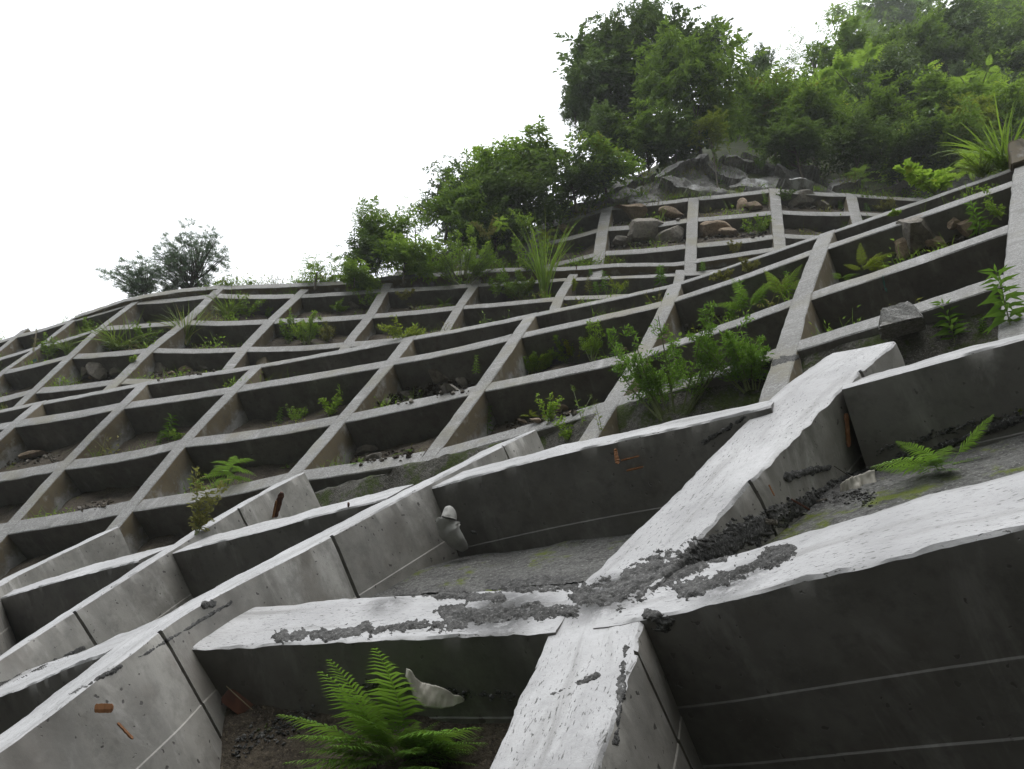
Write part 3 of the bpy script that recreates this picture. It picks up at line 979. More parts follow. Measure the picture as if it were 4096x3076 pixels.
#PLANTS#
# ------------------------------------------------------------------ foliage builders
def rot_basis(d, roll):
    """frames (side, normal) for unit directions d (n,3)"""
    up = np.where(np.abs(d[:, 2:3]) > .95, np.array([[1., 0, 0]]), np.array([[0, 0, 1.]]))
    s = unit(np.cross(d, up)); nn = np.cross(s, d)
    c, q = np.cos(roll)[:, None], np.sin(roll)[:, None]
    return s * c + nn * q, nn * c - s * q

def leaves(mb, base, d, L, Wd, tint, roll=None, bend=.25, mat=0):
    """pointed leaves: four verts, two folded triangles each"""
    n = len(base)
    if n == 0: return
    d = unit(d)
    if roll is None: roll = np.zeros(n)
    s, nn = rot_basis(d, roll)
    L = np.broadcast_to(L, (n,))[:, None]; Wd = np.broadcast_to(Wd, (n,))[:, None]
    a = base
    m1 = base + d * L * .42 + s * Wd * .5 + nn * Wd * .12
    m2 = base + d * L * .42 - s * Wd * .5 + nn * Wd * .12
    t = base + d * L - nn * L * bend
    V = np.stack([a, m1, t, m2], 1).reshape(-1, 3)
    i = np.arange(n) * 4
    F = np.concatenate([np.stack([i, i + 1, i + 2], 1), np.stack([i, i + 2, i + 3], 1)])
    mb.add(V, F.tolist(), mat, np.repeat(np.clip(np.broadcast_to(tint, (n,)), 0, 1), 4))

def strip(mb, pts, widths, sidev, tint=.3, mat=0):
    pts = np.asarray(pts); n = len(pts)
    wv = np.asarray(sidev) * (np.asarray(widths)[:, None] * .5)
    V = np.concatenate([pts - wv, pts + wv])
    mb.add(V, [(i, i + 1, n + i + 1, n + i) for i in range(n - 1)], mat, tint)

def tube(mb, pts, radii, k=5, mat=0, tint=.3):
    pts = np.asarray(pts, float); n = len(pts)
    T = unit(np.gradient(pts, axis=0))
    s, q = rot_basis(T, np.zeros(n))
    an = np.arange(k) / k * 2 * np.pi
    V = pts[:, None, :] + (s[:, None, :] * np.cos(an)[None, :, None] + q[:, None, :] * np.sin(an)[None, :, None]) * np.asarray(radii)[:, None, None]
    F = [(i * k + j, i * k + (j + 1) % k, (i + 1) * k + (j + 1) % k, (i + 1) * k + j) for i in range(n - 1) for j in range(k)]
    F.append([(n - 1) * k + j for j in range(k)])
    mb.add(V.reshape(-1, 3), F, mat, tint)

def arc(p0, d0, L, droop, n, rng, wob=.05):
    P = [np.array(p0, float)]; d = unit(np.array(d0, float))
    for i in range(n):
        d = unit(d + np.array([0, 0, -droop / n]) + rng.normal(0, wob, 3) / math.sqrt(n))
        P.append(P[-1] + d * L / n)
    return np.array(P)

def frond(mb, p0, d0, L, rng, droop=1.0, pl=.28, pairs=26, pw=.16, tint=.6, fold=.25, bare=.14, mat=0, stem=None, taper=1.0):
    """a fern or pinnate frond: rachis with paired pinnae"""
    P = arc(p0, d0, L, droop, 10, rng, .06)
    T = unit(np.gradient(P, axis=0))
    tt = np.linspace(0, 1, 11)
    strip(mb, P, L * .012 * (1 - tt * .8), unit(np.cross(T, np.array([.1, .1, 1.]))), tint * .5, mat if stem is None else stem)
    u = np.linspace(bare, .985, pairs)
    for sgn in (1, -1):
        q = np.stack([np.interp(u, tt, P[:, k]) for k in range(3)], 1)
        t = unit(np.stack([np.interp(u, tt, T[:, k]) for k in range(3)], 1))
        s = unit(np.cross(t, np.array([.02, .03, 1.])))
        nn = np.cross(s, t)
        d = unit(s * sgn + t * (.35 + .5 * u[:, None]) - nn * fold + rng.normal(0, .07, (pairs, 3)))
        shape = (np.sin(np.clip((u - bare) / (1 - bare), 0, 1) ** .55 * np.pi * .93 + .12) ** .8) * (1 - .15 * taper * u)
        l = L * pl * np.clip(shape, .12, 1)
        s2, n2 = rot_basis(d, np.zeros(pairs))
        # width axis of each pinna lies in the blade
        W2 = unit(t - d * np.sum(t * d, 1)[:, None])
        base = q
        wv = (np.maximum(l * pw, L * .012))[:, None] * .5
        drop = np.array([0, 0, -1.]) * (l * .16)[:, None]
        v0 = base - W2 * wv * .8; v1 = base + W2 * wv * .8
        v2 = base + d * (l * .55)[:, None] + W2 * wv; v3 = base + d * (l * .55)[:, None] - W2 * wv
        v4 = base + d * l[:, None] + drop
        V = np.stack([v0, v1, v2, v3, v4], 1).reshape(-1, 3)
        i = np.arange(pairs) * 5
        F = np.stack([i, i + 1, i + 2, i + 3], 1).tolist() + np.stack([i + 3, i + 2, i + 4], 1).tolist()
        mb.add(V, F, mat, np.repeat(np.clip(tint + rng.normal(0, .10, pairs), 0, 1), 5))

def rdir(rng, n, zmin=-1.0):
    z = rng.uniform(zmin, 1, n); a = rng.uniform(0, 2 * np.pi, n)
    r = np.sqrt(1 - z * z)
    return np.stack([r * np.cos(a), r * np.sin(a), z], 1)

def spray(mb, base, d, L, leaf, asp, tint, rng, nl=14, mat=0, droop=.25):
    """a flat twig with leaves on both sides; base, d (n,3), one tint per twig"""
    n = len(base)
    if n == 0: return
    d = unit(d)
    s, q = rot_basis(d, rng.uniform(-.9, .9, n))
    t = np.tile(np.linspace(.1, 1, nl), n)
    sg = np.tile(np.where(np.arange(nl) % 2 == 0, 1., -1.), n)
    R = lambda v: np.repeat(v, nl, 0)
    Lr = R(np.broadcast_to(L, (n,)))
    pos = R(base) + R(d) * (t * Lr)[:, None] + np.array([0, 0, -1.]) * (droop * Lr * t ** 2)[:, None] + rng.normal(0, .05, (n * nl, 3)) * Lr[:, None]
    ld = unit(R(s) * sg[:, None] + R(d) * (.3 + .7 * t)[:, None] + rng.normal(0, .28, (n * nl, 3)) + np.array([0, 0, -.22]))
    lf = R(np.broadcast_to(leaf, (n,))) * rng.uniform(.65, 1.3, n * nl)
    leaves(mb, pos, ld, lf, lf * asp * rng.uniform(.8, 1.2, n * nl), R(tint) + .10 * (t - .5) + rng.normal(0, .12, n * nl), rng.uniform(-.6, .6, n * nl), .22, mat)

def crown_mesh(name, mat, seed, nb=22, sp_=12, nl=14, leaf=.13, asp=.42, shape=(1, 1, 1), sparse=0.0, wild=.35):
    """irregular crown about 2 units across: branches of unequal length with leafy sprays along them"""
    rng = np.random.default_rng(seed)
    mb = MB(); sh = np.array(shape)
    bd = rdir(rng, nb, -.75)
    bl = rng.uniform(1 - wild - .25, 1.0 + wild * .55, nb)
    bt = rng.normal(.48, .17, nb)
    for i in range(nb):
        k = sp_ if rng.random() > sparse else sp_ // 2
        t = rng.uniform(.22, 1.0, k) ** .7
        side = unit(np.cross(bd[i], rng.normal(0, 1, 3)))
        cen = bd[i] * (bl[i] * t)[:, None] * sh + side * (rng.normal(0, .16, k))[:, None] + rng.normal(0, .10, (k, 3)) + np.array([0, 0, .12]) * (t ** 2)[:, None]
        d = bd[i] * .6 + rdir(rng, k, -.5) * .9 + np.array([0, 0, .1])
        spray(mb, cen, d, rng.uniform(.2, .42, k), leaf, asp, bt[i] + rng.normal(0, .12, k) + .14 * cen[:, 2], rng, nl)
    return mb.mesh(name, [mat])

def trunk_mesh(name, seed, H=1.0, R=.05, crown=(.0, .0, .75), cr=.4, limbs=7, k=6):
    """trunk of height about 1 with limbs spreading into the crown"""
    rng = np.random.default_rng(seed)
    mb = MB()
    P = arc((0, 0, -.06), (rng.normal(0, .08), rng.normal(0, .08), 1), H * .9, 0, 8, rng, .1)
    tube(mb, P, np.linspace(R, R * .3, 9), k)
    for i in range(limbs):
        t = rng.uniform(.38, .9)
        p = np.array([np.interp(t, np.linspace(0, 1, 9), P[:, j]) for j in range(3)])
        a = rng.uniform(0, 6.28)
        Q = arc(p, (math.cos(a), math.sin(a), rng.uniform(.4, 1.1)), cr * rng.uniform(.6, 1.1), .2, 5, rng, .2)
        tube(mb, Q, np.linspace(R * .42, R * .08, 6), 4)
    return mb.mesh(name, [M['bark']], True)

# shared crown meshes
CR = {
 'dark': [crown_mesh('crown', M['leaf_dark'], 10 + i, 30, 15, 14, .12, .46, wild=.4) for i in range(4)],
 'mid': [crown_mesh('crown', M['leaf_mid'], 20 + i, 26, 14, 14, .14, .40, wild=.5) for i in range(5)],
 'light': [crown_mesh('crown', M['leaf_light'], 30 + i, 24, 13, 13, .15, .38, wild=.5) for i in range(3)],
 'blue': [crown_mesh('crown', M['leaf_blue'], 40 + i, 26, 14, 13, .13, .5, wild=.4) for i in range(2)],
 'wispy': [crown_mesh('crown', M['leaf_mid'], 50 + i, 15, 9, 10, .11, .34, (1, 1, 1.15), .5, .6) for i in range(3)],
 'yellow': [crown_mesh('crown', M['leaf_yellow'], 60 + i, 20, 12, 12, .14, .42, wild=.5) for i in range(2)],
}
TR = [trunk_mesh('trunk', 70 + i) for i in range(4)]

def pinnate_crown(name, mat, seed, nstem=5, fr=9, pairs=9, H=2.0):
    """upright saplings whose long pinnate leaves spread flat from the stem tops"""
    rng = np.random.default_rng(seed); mb = MB()
    for s in range(nstem):
        a = rng.uniform(0, 6.28); h = H * rng.uniform(.55, 1.0)
        P = arc((rng.normal(0, .15), rng.normal(0, .15), 0), (math.cos(a) * .35, math.sin(a) * .35, 1), h, .05, 8, rng, .1)
        tube(mb, P, np.linspace(.035, .012, 9), 5, 1)
        for k in range(fr):
            t = rng.uniform(.45, 1)
            p = np.array([np.interp(t, np.linspace(0, 1, 9), P[:, j]) for j in range(3)])
            b = rng.uniform(0, 6.28)
            frond(mb, p, (math.cos(b), math.sin(b), rng.uniform(.25, .9)), rng.uniform(.55, .95), rng, .9, .26, pairs, .42, rng.normal(.55, .16), .1, .12, taper=.2)
    return mb.mesh(name, [mat, M['stem']])
CR['pinnate'] = [pinnate_crown('crown', M['leaf_light'], 80 + i) for i in range(3)]

# ------------------------------------------------------------------ trees on the hillside
def tree(name, label, px, dist, hpx, kind, wpx=None, group=None, base=None, seed=0, name_cat='tree', trunk=True, sink=0.0):
    """a tree whose crown is centred on photo pixel px, dist metres away along the view axis, hpx tall in the photo"""
    rng = random.Random(seed + int(px[0]) * 7 + int(px[1]))
    d = ray(px)
    c = CAM + d * dist
    H = hpx / FPX * dist
    Wd = (wpx or hpx) / FPX * dist
    # foot: straight below on the hillside, or a trunk's length under the crown
    g = HILL.ray_cast(Vector((c[0], c[1], c[2] + 2)), Vector((0, 0, -1)), 60)
    foot = c[2] - H * .5 - .25 * H
    if g[0] is not None:
        gz = g[0][2]
        if gz > foot - 4: foot = min(gz, c[2] - .15 * H)
    loc = np.array([c[0], c[1], foot])
    r = empty(name, loc, label, name_cat, group, rng.uniform(0, 6.28))
    off = c[2] - foot
    me = rng.choice(CR[kind])
    if kind == 'pinnate':
        link('crown', me, r, (0, 0, off - H * .5), (0, 0, 0), (Wd / 2.2, Wd / 2.2, H / 2.2))
        return r
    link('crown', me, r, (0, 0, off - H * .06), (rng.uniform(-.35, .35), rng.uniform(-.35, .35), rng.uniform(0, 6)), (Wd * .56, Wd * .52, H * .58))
    if trunk:
        th = off + H * .12
        link('trunk', rng.choice(TR), r, (0, 0, 0), (0, 0, rng.uniform(0, 6)), (max(Wd, H) * .5, max(Wd, H) * .5, th))
    return r

def hill_dist(px, back=0.0):
    p, n = hit(px, HILL)
    if p is None: return None
    return depth_of(p) + back

# tall dark tree made of several crowns on one trunk
def tall_tree():
    D = 42.0
    foot_px = (2520, 640)
    f = CAM + ray(foot_px) * D
    r = empty('tall_tree', f, 'tallest dark broadleaf tree, its ragged crown reaching the top edge against the white sky', 'tree')
    parts = [((2430, 330), 420, 430), ((2600, 180), 330, 320), ((2450, 170), 230, 210), ((2350, 390), 230, 320), ((2640, 330), 300, 300), ((2490, 480), 360, 260), ((2570, 60), 130, 150), ((2360, 210), 130, 150)]
    rng = random.Random(4)
    for (px, wp, hp) in parts:
        c = CAM + ray(px) * (D + rng.uniform(-1, 1))
        link('crown', rng.choice(CR['dark']), r, c - f, (rng.uniform(-.3, .3), rng.uniform(-.3, .3), rng.uniform(0, 6)), (wp / FPX * D * .48, wp / FPX * D * .42, hp / FPX * D * .48))
    mb = MB(); g = np.random.default_rng(5)
    P = arc((0, 0, -.8), (.0, 0, 1), 6.4, 0, 10, g, .12)
    tube(mb, P, np.linspace(.22, .05, 11), 7)
    for (px, wp, hp) in parts:
        c = CAM + ray(px) * D - f
        p = P[3]
        Q = np.stack([p + (c - p) * t + np.array([0, 0, .4 * t * (1 - t)]) for t in np.linspace(0, 1, 7)])
        tube(mb, Q, np.linspace(.10, .02, 7), 5)
    link('trunk', mb.mesh('trunk', [M['bark']], True), r)
tall_tree()

TREES = [
 # name, label, pixel of the crown centre, height px, width px, kind, distance (None = hillside)
 ('leaning_tree', 'dark lobe of foliage low at the left of the tallest tree against the sky', (2300, 430), 130, 90, 'dark', 41),
 ('broadleaf_tree', 'yellow-green tree standing in front of the right side of the tallest tree', (2760, 330), 340, 330, 'mid', 38),
 ('broadleaf_tree', 'dark rounded tree behind the yellow-green tree, right of the tallest tree on the skyline', (2820, 200), 150, 200, 'dark', 44),
 ('wispy_tree', 'thin wispy treetop on the skyline just right of the tallest tree group', (2900, 290), 150, 130, 'wispy', 44),
 ('narrow_tree', 'narrow dark spire-shaped tree standing alone on the skyline right of centre', (3030, 265), 190, 100, 'dark', 48),
 ('narrow_tree', 'dark foot of the hedge of trees under the narrow spire tree', (3010, 350), 130, 150, 'dark', 46),
 ('wispy_tree', 'pale misty treetop in the skyline dip right of the narrow spire tree', (3170, 250), 130, 150, 'wispy', 58),
 ('wispy_tree', 'thin hazy tree on the skyline left of the misty big trees', (3250, 205), 160, 130, 'wispy', 56),
 ('misty_tree', 'large pale tree fading into the mist at the top right', (3560, 70), 260, 330, 'mid', 115),
 ('misty_tree', 'mist-veiled tree at the left shoulder of the pale top right tree', (3430, 130), 190, 220, 'wispy', 105),
 ('misty_tree', 'pale tree in mist at the upper right corner of the photo', (4010, 110), 150, 230, 'mid', 115),
 ('broadleaf_tree', 'tall dark tree with an uneven top in front of the misty tree at top right', (3850, 110), 260, 200, 'dark', 58),
 ('broadleaf_tree', 'dark green tree at the right edge under the misty corner tree', (4060, 190), 230, 220, 'dark', 56),
 ('broadleaf_tree', 'mid-green tree below the mist-veiled tree, right of the hazy skyline trees', (3400, 225), 180, 240, 'mid', 55),
 ('broadleaf_tree', 'dull green tree under the large misty tree, with orange-tinged twigs', (3620, 200), 200, 240, 'mid', 54),
 ('broadleaf_tree', 'dark tree beneath the tall uneven-topped tree on the upper right', (3780, 265), 170, 230, 'dark', 52),
 ('broadleaf_tree', 'dark tree in the deep shade at the right edge, above the bright lower thicket', (3980, 300), 150, 260, 'dark', 52),
 ('leafy_sapling', 'bright lime sapling clump with feathery leaves at the middle of the slope', (3400, 290), 200, 260, 'pinnate', 43),
 ('leafy_sapling', 'bright feathery-leaved sapling left of the lime sapling clump', (3240, 340), 170, 240, 'pinnate', 43),
 ('leafy_sapling', 'feathery light green sapling right of the silvery grey-green bush', (3680, 330), 180, 220, 'pinnate', 42),
 ('leafy_sapling', 'small light feathery sapling near the right edge above the cane grass', (3900, 360), 130, 220, 'pinnate', 41),
 ('silvery_bush', 'silvery grey-green bush in the middle of the green slope', (3550, 345), 210, 210, 'blue', 41),
 ('silvery_bush', 'small silvery shoot standing over the dark hollow on the right slope', (3845, 280), 90, 60, 'blue', 47),
 ('broadleaf_tree', 'olive green tree in the middle of the slope under the narrow spire tree', (3060, 440), 220, 280, 'mid', 40),
 ('broadleaf_tree', 'yellowish olive tree between the tallest tree and the rock, left part of the slope', (2580, 560), 220, 260, 'mid', 37),
 ('broadleaf_tree', 'mid-green tree under the yellow-green tree right of the tallest tree', (2830, 470), 190, 240, 'mid', 38),
 ('broadleaf_tree', 'dark green tree just above the left end of the bare rock', (2700, 590), 150, 230, 'dark', 36),
 ('leafy_sapling', 'small yellow-green big-leaved sapling above the middle of the bare rock', (2830, 520), 110, 120, 'yellow', 35),
 ('broadleaf_tree', 'green tree below the lime sapling clump, above the rock summit', (3230, 480), 200, 260, 'mid', 38),
 ('broadleaf_tree', 'dark shadowed tree directly over the rounded rock summit', (3180, 585), 130, 250, 'dark', 35),
 ('broadleaf_tree', 'mid-green tree under the silvery bush', (3520, 500), 180, 260, 'mid', 38),
 ('broadleaf_tree', 'dark tree to the right of the rock summit, low on the slope', (3400, 600), 160, 220, 'dark', 35),
 ('broadleaf_tree', 'olive tree on the right slope above the cane grass clump', (3760, 450), 180, 280, 'mid', 38),
 ('broadleaf_tree', 'light green tree at the right edge above the cane grass clump', (4000, 430), 180, 260, 'light', 38),
 ('broadleaf_tree', 'dark tree behind the big-leaved shrub on the lower right slope', (3620, 600), 170, 240, 'dark', 34),
 ('broadleaf_tree', 'mid-green tree left of the cane grass on the lower right slope', (3830, 560), 160, 220, 'mid', 33),
 ('dry_tree', 'yellowing tree with half dry foliage on the right slope', (3900, 480), 120, 180, 'yellow', 36),
 ('broadleaf_tree', 'dark tree with sky gaps between the tallest tree and the left shoulder of the forest', (2420, 560), 170, 230, 'dark', 38),
 ('broadleaf_tree', 'green rounded tree on the forest skyline left of the tallest tree', (2130, 650), 200, 250, 'mid', 34),
 ('broadleaf_tree', 'light green tree at the left shoulder of the forest, over dark foliage', (1960, 680), 210, 230, 'light', 33),
 ('broadleaf_tree', 'dark mass of a tree under the left shoulder of the forest', (2050, 810), 230, 360, 'dark', 32),
 ('broadleaf_tree', 'dark tree below the rounded skyline tree, left of the bare rock', (2300, 720), 200, 260, 'dark', 33),
 ('broadleaf_tree', 'mid-green tree hanging over the left end of the rock', (2420, 680), 150, 200, 'mid', 33),
 ('broadleaf_tree', 'dark tree with a feathered tip on the left skyline, above the artemisia bush', (1790, 800), 240, 200, 'dark', 32),
 ('slender_tree', 'slender pointed treetop rising from the left skyline', (1755, 710), 110, 60, 'wispy', 32),
 ('broadleaf_tree', 'olive tree right below the feather-tipped skyline tree', (1850, 880), 220, 230, 'mid', 31),
 ('broadleaf_tree', 'dark tree behind the sloping left end of the highest lattice', (1990, 930), 150, 240, 'dark', 31),
 ('wispy_tree', 'loose light tree with small yellow leaves against the sky at the left of the forest', (1670, 900), 150, 150, 'wispy', 31),
 ('leafy_sapling', 'green feathery sapling at the left end of the forest above the coping', (1530, 930), 200, 200, 'mid', 30),
 ('wispy_tree', 'thin airy sapling tip at the far left end of the forest', (1450, 870), 110, 110, 'wispy', 30),
 ('broadleaf_tree', 'small dark tree low on the coping at the left end of the forest', (1480, 1020), 150, 180, 'dark', 29),
 ('broadleaf_tree', 'light shrubby tree just above the coping, below the feathery sapling', (1620, 1040), 130, 190, 'light', 28.5),
 ('wispy_tree', 'sparse see-through bush on the coping between the pine and the forest', (1270, 1085), 110, 190, 'wispy', 29),
 ('wispy_tree', 'small sparse twiggy tree left of the dark tree on the coping', (1370, 1070), 110, 110, 'wispy', 29.5),
 ('leafy_shrub', 'low bright shrub on the coping under the small dark tree left of the forest', (1420, 1110), 60, 150, 'light', 28),
]
for i, (nm, lab, px, hp, wp, kind, dist) in enumerate(TREES):
    tree(nm, lab, px, dist, hp * 1.06, kind, wp * 1.1, None, None, i)

# undergrowth that covers the ground between the trees: one mass nobody could count
def undergrowth():
    rng = np.random.default_rng(99)
    mb = MB()
    tris = [p for p in hill.data.polygons]
    H = hv
    spots = []
    for k in range(60000):
        x = rng.uniform(-14, 60); y = rng.uniform(23.5, 60)
        g = HILL.ray_cast(Vector((x, y, 150)), Vector((0, 0, -1)), 200)
        if g[0] is None: continue
        p = np.array(g[0])
        q = p - CAM
        dd = q[1] * cp + q[2] * sp
        u = 2048 + FPX * q[0] / dd; v = 1538 - FPX * (-q[1] * sp + q[2] * cp) / dd
        if u < 1150 or u > 4300 or v < -200: continue
        if 2000 < u < 3560 and v + 75 > np.interp(u, [2000, 2260, 2480, 2700, 2800, 3010, 3100, 3250, 3400, 3480], [930, 860, 735, 690, 680, 620, 610, 665, 700, 790]): continue
        if u < 2000 and rng.random() < .2: continue
        spots.append((p, dd))
        if len(spots) >= 2300: break
    for p, dd in spots:
        s = dd / 38.0
        k = int(rng.integers(7, 13))
        dirs = rdir(rng, k, -.3)
        R = rng.uniform(.3, 1.0) * s
        hgt = rng.choice([.3, .6, 1.0, 1.6, 2.2])
        cen = p + np.array([0, -.2, 0]) + dirs * R * np.array([1, .9, .8]) * rng.uniform(.3, 1.0, (k, 1)) + np.array([0, 0, 1.]) * rng.uniform(.05, hgt, (k, 1))
        big = rng.choice([.75, 1.0, 1.0, 1.45])
        tn = rng.normal(.47, .17)
        spray(mb, cen, dirs * .7 + rdir(rng, k, -.2) * .7 + np.array([0, -.25, .15]), rng.uniform(.35, .85, k) * s, .19 * s * big, rng.choice([.34, .42, .5]), tn + rng.normal(0, .12, k), rng, 13, int(rng.choice([0, 0, 0, 1, 2, 3])))
    o = link('undergrowth', mb.mesh('undergrowth', [M['leaf_mid'], M['leaf_dark'], M['leaf_light'], M['leaf_blue']]))
    tag(o, None, None, None, 'stuff')
undergrowth()

# pine on the left ridge
def pine():
    D = 33.0
    rng = np.random.default_rng(12)
    base = CAM + ray((745, 1175)) * D
    r = empty('pine_tree', base, 'lone blue-green pine on the left ridge, thin dark limbs showing against the white sky', 'tree')
    lobes = [((800, 960), 90, 70), ((735, 1000), 100, 80), ((700, 1065), 110, 70), ((820, 1050), 100, 80), ((860, 1090), 90, 70), ((775, 930), 60, 40), ((640, 1010), 50, 40), ((660, 975), 40, 30),
             ((490, 1075), 70, 40), ((560, 1090), 70, 50), ((520, 1120), 80, 60), ((450, 1080), 40, 25), ((580, 1140), 60, 50), ((640, 1120), 60, 50), ((890, 1030), 40, 40), ((640, 1075), 70, 60), ((600, 1060), 50, 40), ((560, 1060), 60, 40), ((670, 1025), 50, 40), ((800, 1010), 80, 60), ((760, 1060), 90, 60), ((850, 960), 40, 40), ((760, 1110), 90, 50), ((690, 1140), 80, 40), ((510, 1165), 40, 25)]
    br, nd = MB(), MB()
    P = arc((0, 0, -2.0), (.03, 0, 1), 4.4, 0, 10, rng, .08)
    tube(br, P, np.linspace(.10, .025, 11), 6)
    left = arc(np.array((540, 0, 0)) * 0 + (CAM + ray((600, 1215)) * D - base), (-.5, 0, 1), 1.2, 0, 6, rng, .1)
    tube(br, left, np.linspace(.05, .02, 7), 5)
    for (px, wx, wy) in lobes:
        c = CAM + ray(px) * (D + rng.uniform(-.5, .5)) - base
        src = P[min(9, max(3, int((c[2] + 2.0) / .5)))] if px[0] > 600 else left[3]
        for t in range(9):
            e = c + rng.normal(0, 1, 3) * np.array([wx, wx * .8, wy]) / FPX * D * .55
            Q = np.stack([src + (e - src) * k + np.array([0, 0, -.25 * k * (1 - k)]) + rng.normal(0, .03, 3) * (0 < k < 1) for k in np.linspace(0, 1, 6)])
            tube(br, Q, np.linspace(.022, .006, 6), 4)
            for m in range(4):
                q = Q[int(rng.integers(3, 6))] + rng.normal(0, .13, 3)
                n = 20
                d = unit(rdir(rng, n, -.6) + np.array([0, 0, .5]))
                leaves(nd, np.repeat(q[None], n, 0), d, .19 * rng.uniform(.6, 1.3, n), .013, rng.normal(.45, .2, n), None, .15)
    link('trunk', br.mesh('trunk', [M['bark']], True), r)
    link('crown', nd.mesh('crown', [M['needle']]), r)
pine()

# ------------------------------------------------------------------ plants on the lattice
def stem_frame(px, hpx, tree_=None):
    p, n = hit(px, tree_)
    if p is None:
        p = CAM + ray(px) * 28; n = np.array([0, -1., 0])
    D = depth_of(p)
    if n[2] < -.25 and D > 9:                    # seen against an underside: it grows on the beam in front
        D -= .5; p = CAM + ray(px) * D
    return p, n, D, hpx / FPX * D

def plant(name, kind, px, hpx, label, wpx=None, cat='plant', group=None, mat=None, lean=None, seed=None, dist=None, dry=0):
    p, n, D, H = stem_frame(px, hpx)
    if dist is not None:
        p = CAM + ray(px) * dist; D = dist; H = hpx / FPX * D
    Wd = (wpx or hpx * .6) * 1.4 / FPX * D
    ks = dict(bush=1.05, herb=1.2, grass=1.6, weed=1.4 if hpx < 120 else 1.0, fern=1.15, sapling=1.0, bigleaf=1.25, stalk=1.15, tuft=1.4)[kind]
    H *= ks; Wd *= (1.0 if kind == 'bush' else 1.0)
    rng = np.random.default_rng(seed if seed is not None else int(px[0] * 13 + px[1] * 7))
    mb = MB()
    ln = np.array(lean if lean is not None else (0, -.15, 0), float)
    if kind == 'herb':             # upright stem with lance leaves
        P = arc((0, 0, -.03), unit(np.array([0, 0, 1.]) + ln), H, .06, 9, rng, .08)
        tube(mb, P, np.linspace(H * .014, H * .004, 10), 4, 1)
        k = 44
        t = np.linspace(.12, 1, k); a = np.arange(k) * 2.4
        q = np.stack([np.interp(t, np.linspace(0, 1, 10), P[:, j]) for j in range(3)], 1)
        up = .15 + 1.5 * np.clip(t - .6, 0, 1)
        d = np.stack([np.cos(a), np.sin(a), up], 1)
        l = H * (.24 - .12 * t) * rng.uniform(.8, 1.2, k) * np.clip(Wd / H / .36, .5, 2)
        leaves(mb, q, d, l, l * .2, .35 + .5 * t + rng.normal(0, .08, k), None, .35)
        mats = [mat or M['leaf_fern'], M['stem']]
    elif kind == 'weed':           # several thin leaning stems with small leaves
        for s in range(int(np.clip(4 + 3 * Wd / H, 5, 11))):
            a = rng.uniform(0, 6.28); h = H * rng.uniform(.55, 1.05)
            P = arc((rng.normal(0, .04) * Wd, rng.normal(0, .04) * Wd, -.03), (math.cos(a) * Wd / H * .55, math.sin(a) * Wd / H * .35 - .12, 1), h, .35, 8, rng, .12)
            tube(mb, P, np.linspace(H * .009, H * .003, 9), 4, 1)
            k = 60
            t = rng.uniform(.2, 1, k)
            q = np.stack([np.interp(t, np.linspace(0, 1, 9), P[:, j]) for j in range(3)], 1)
            q = q + rng.normal(0, .035 * H, (k, 3))
            l = max(H * .10, 9 / FPX * D) * rng.uniform(.6, 1.4, k)
            leaves(mb, q, rdir(rng, k, -.3) + np.array([0, 0, .2]), l, l * .45, rng.normal(.64, .2, k), rng.uniform(-.6, .6, k), .25)
        mats = [mat or M['leaf_mid'], M['stem']]
    elif kind == 'bush':           # feathery branching bush
        ns = int(np.clip(Wd / H * 12, 8, 26))
        for s in range(ns):
            a = rng.uniform(0, 6.28); h = H * rng.uniform(.5, 1.08)
            sp_ = Wd / H * rng.uniform(.1, .62)
            P = arc((math.cos(a) * Wd * .08, math.sin(a) * Wd * .06, -.04), (math.cos(a) * sp_, math.sin(a) * sp_ * .6 - .15, 1), h, .25, 9, rng, .1)
            tube(mb, P, np.linspace(H * .010, H * .003, 10), 4, 1)
            ct = rng.normal(.62, .14)
            for b in range(11):
                t = rng.uniform(.18, .97)
                p0 = np.array([np.interp(t, np.linspace(0, 1, 10), P[:, j]) for j in range(3)])
                a2 = rng.uniform(0, 6.28)
                Q = arc(p0, (math.cos(a2), math.sin(a2), 1.0), h * .30 * (1.15 - t), .2, 5, rng, .1)
                strip(mb, Q, np.full(6, H * .004), np.tile(np.array([[1., 0, 0]]), (6, 1)), .2, 1)
                k = 20
                tq = rng.uniform(.05, 1, k)
                q = np.stack([np.interp(tq, np.linspace(0, 1, 6), Q[:, j]) for j in range(3)], 1)
                l = max(min(H * .062, .062), 10 / FPX * D) * rng.uniform(.6, 1.5, k)
                leaves(mb, q + rng.normal(0, .02 * H, (k, 3)), rdir(rng, k, -.4) + np.array([0, 0, .3]), l, l * .30, ct + .1 * t + rng.normal(0, .15, k), rng.uniform(-.5, .5, k), .25)
        mats = [mat or M['leaf_mid'], M['stem']]
    elif kind == 'grass':
        for s in range(int(60 + 30 * min(2, Wd / H))):
            a = rng.uniform(0, 6.28); h = H * rng.uniform(.6, 1.25)
            P = arc((rng.normal(0, .06) * Wd, rng.normal(0, .05) * Wd, -.03), (math.cos(a) * Wd / H * .7, math.sin(a) * Wd / H * .45 - .2, 1), h, rng.uniform(.5, 2.0), 7, rng, .06)
            T = unit(np.gradient(P, axis=0))
            sd_ = unit(np.cross(T, rng.normal(0, 1, 3)))
            tt = np.linspace(0, 1, 8)
            strip(mb, P, min(H * .034, .034) * (1 - tt ** 2) + .001, sd_, np.clip(rng.normal(.55, .2), 0, 1))
        mats = [mat or M['leaf_grass']]
    elif kind == 'fern':
        for s in range(int(rng.integers(6, 10))):
            a = rng.uniform(-.25, 3.4) + math.pi; L = H * rng.uniform(.75, 1.2)
            frond(mb, rng.normal(0, .02, 3) * Wd, (math.cos(a) * Wd / H * .8, math.sin(a) * .5 - .1, rng.uniform(.5, 1.1)), L, rng, 1.0, .23, 20, .11, rng.normal(.65, .15))
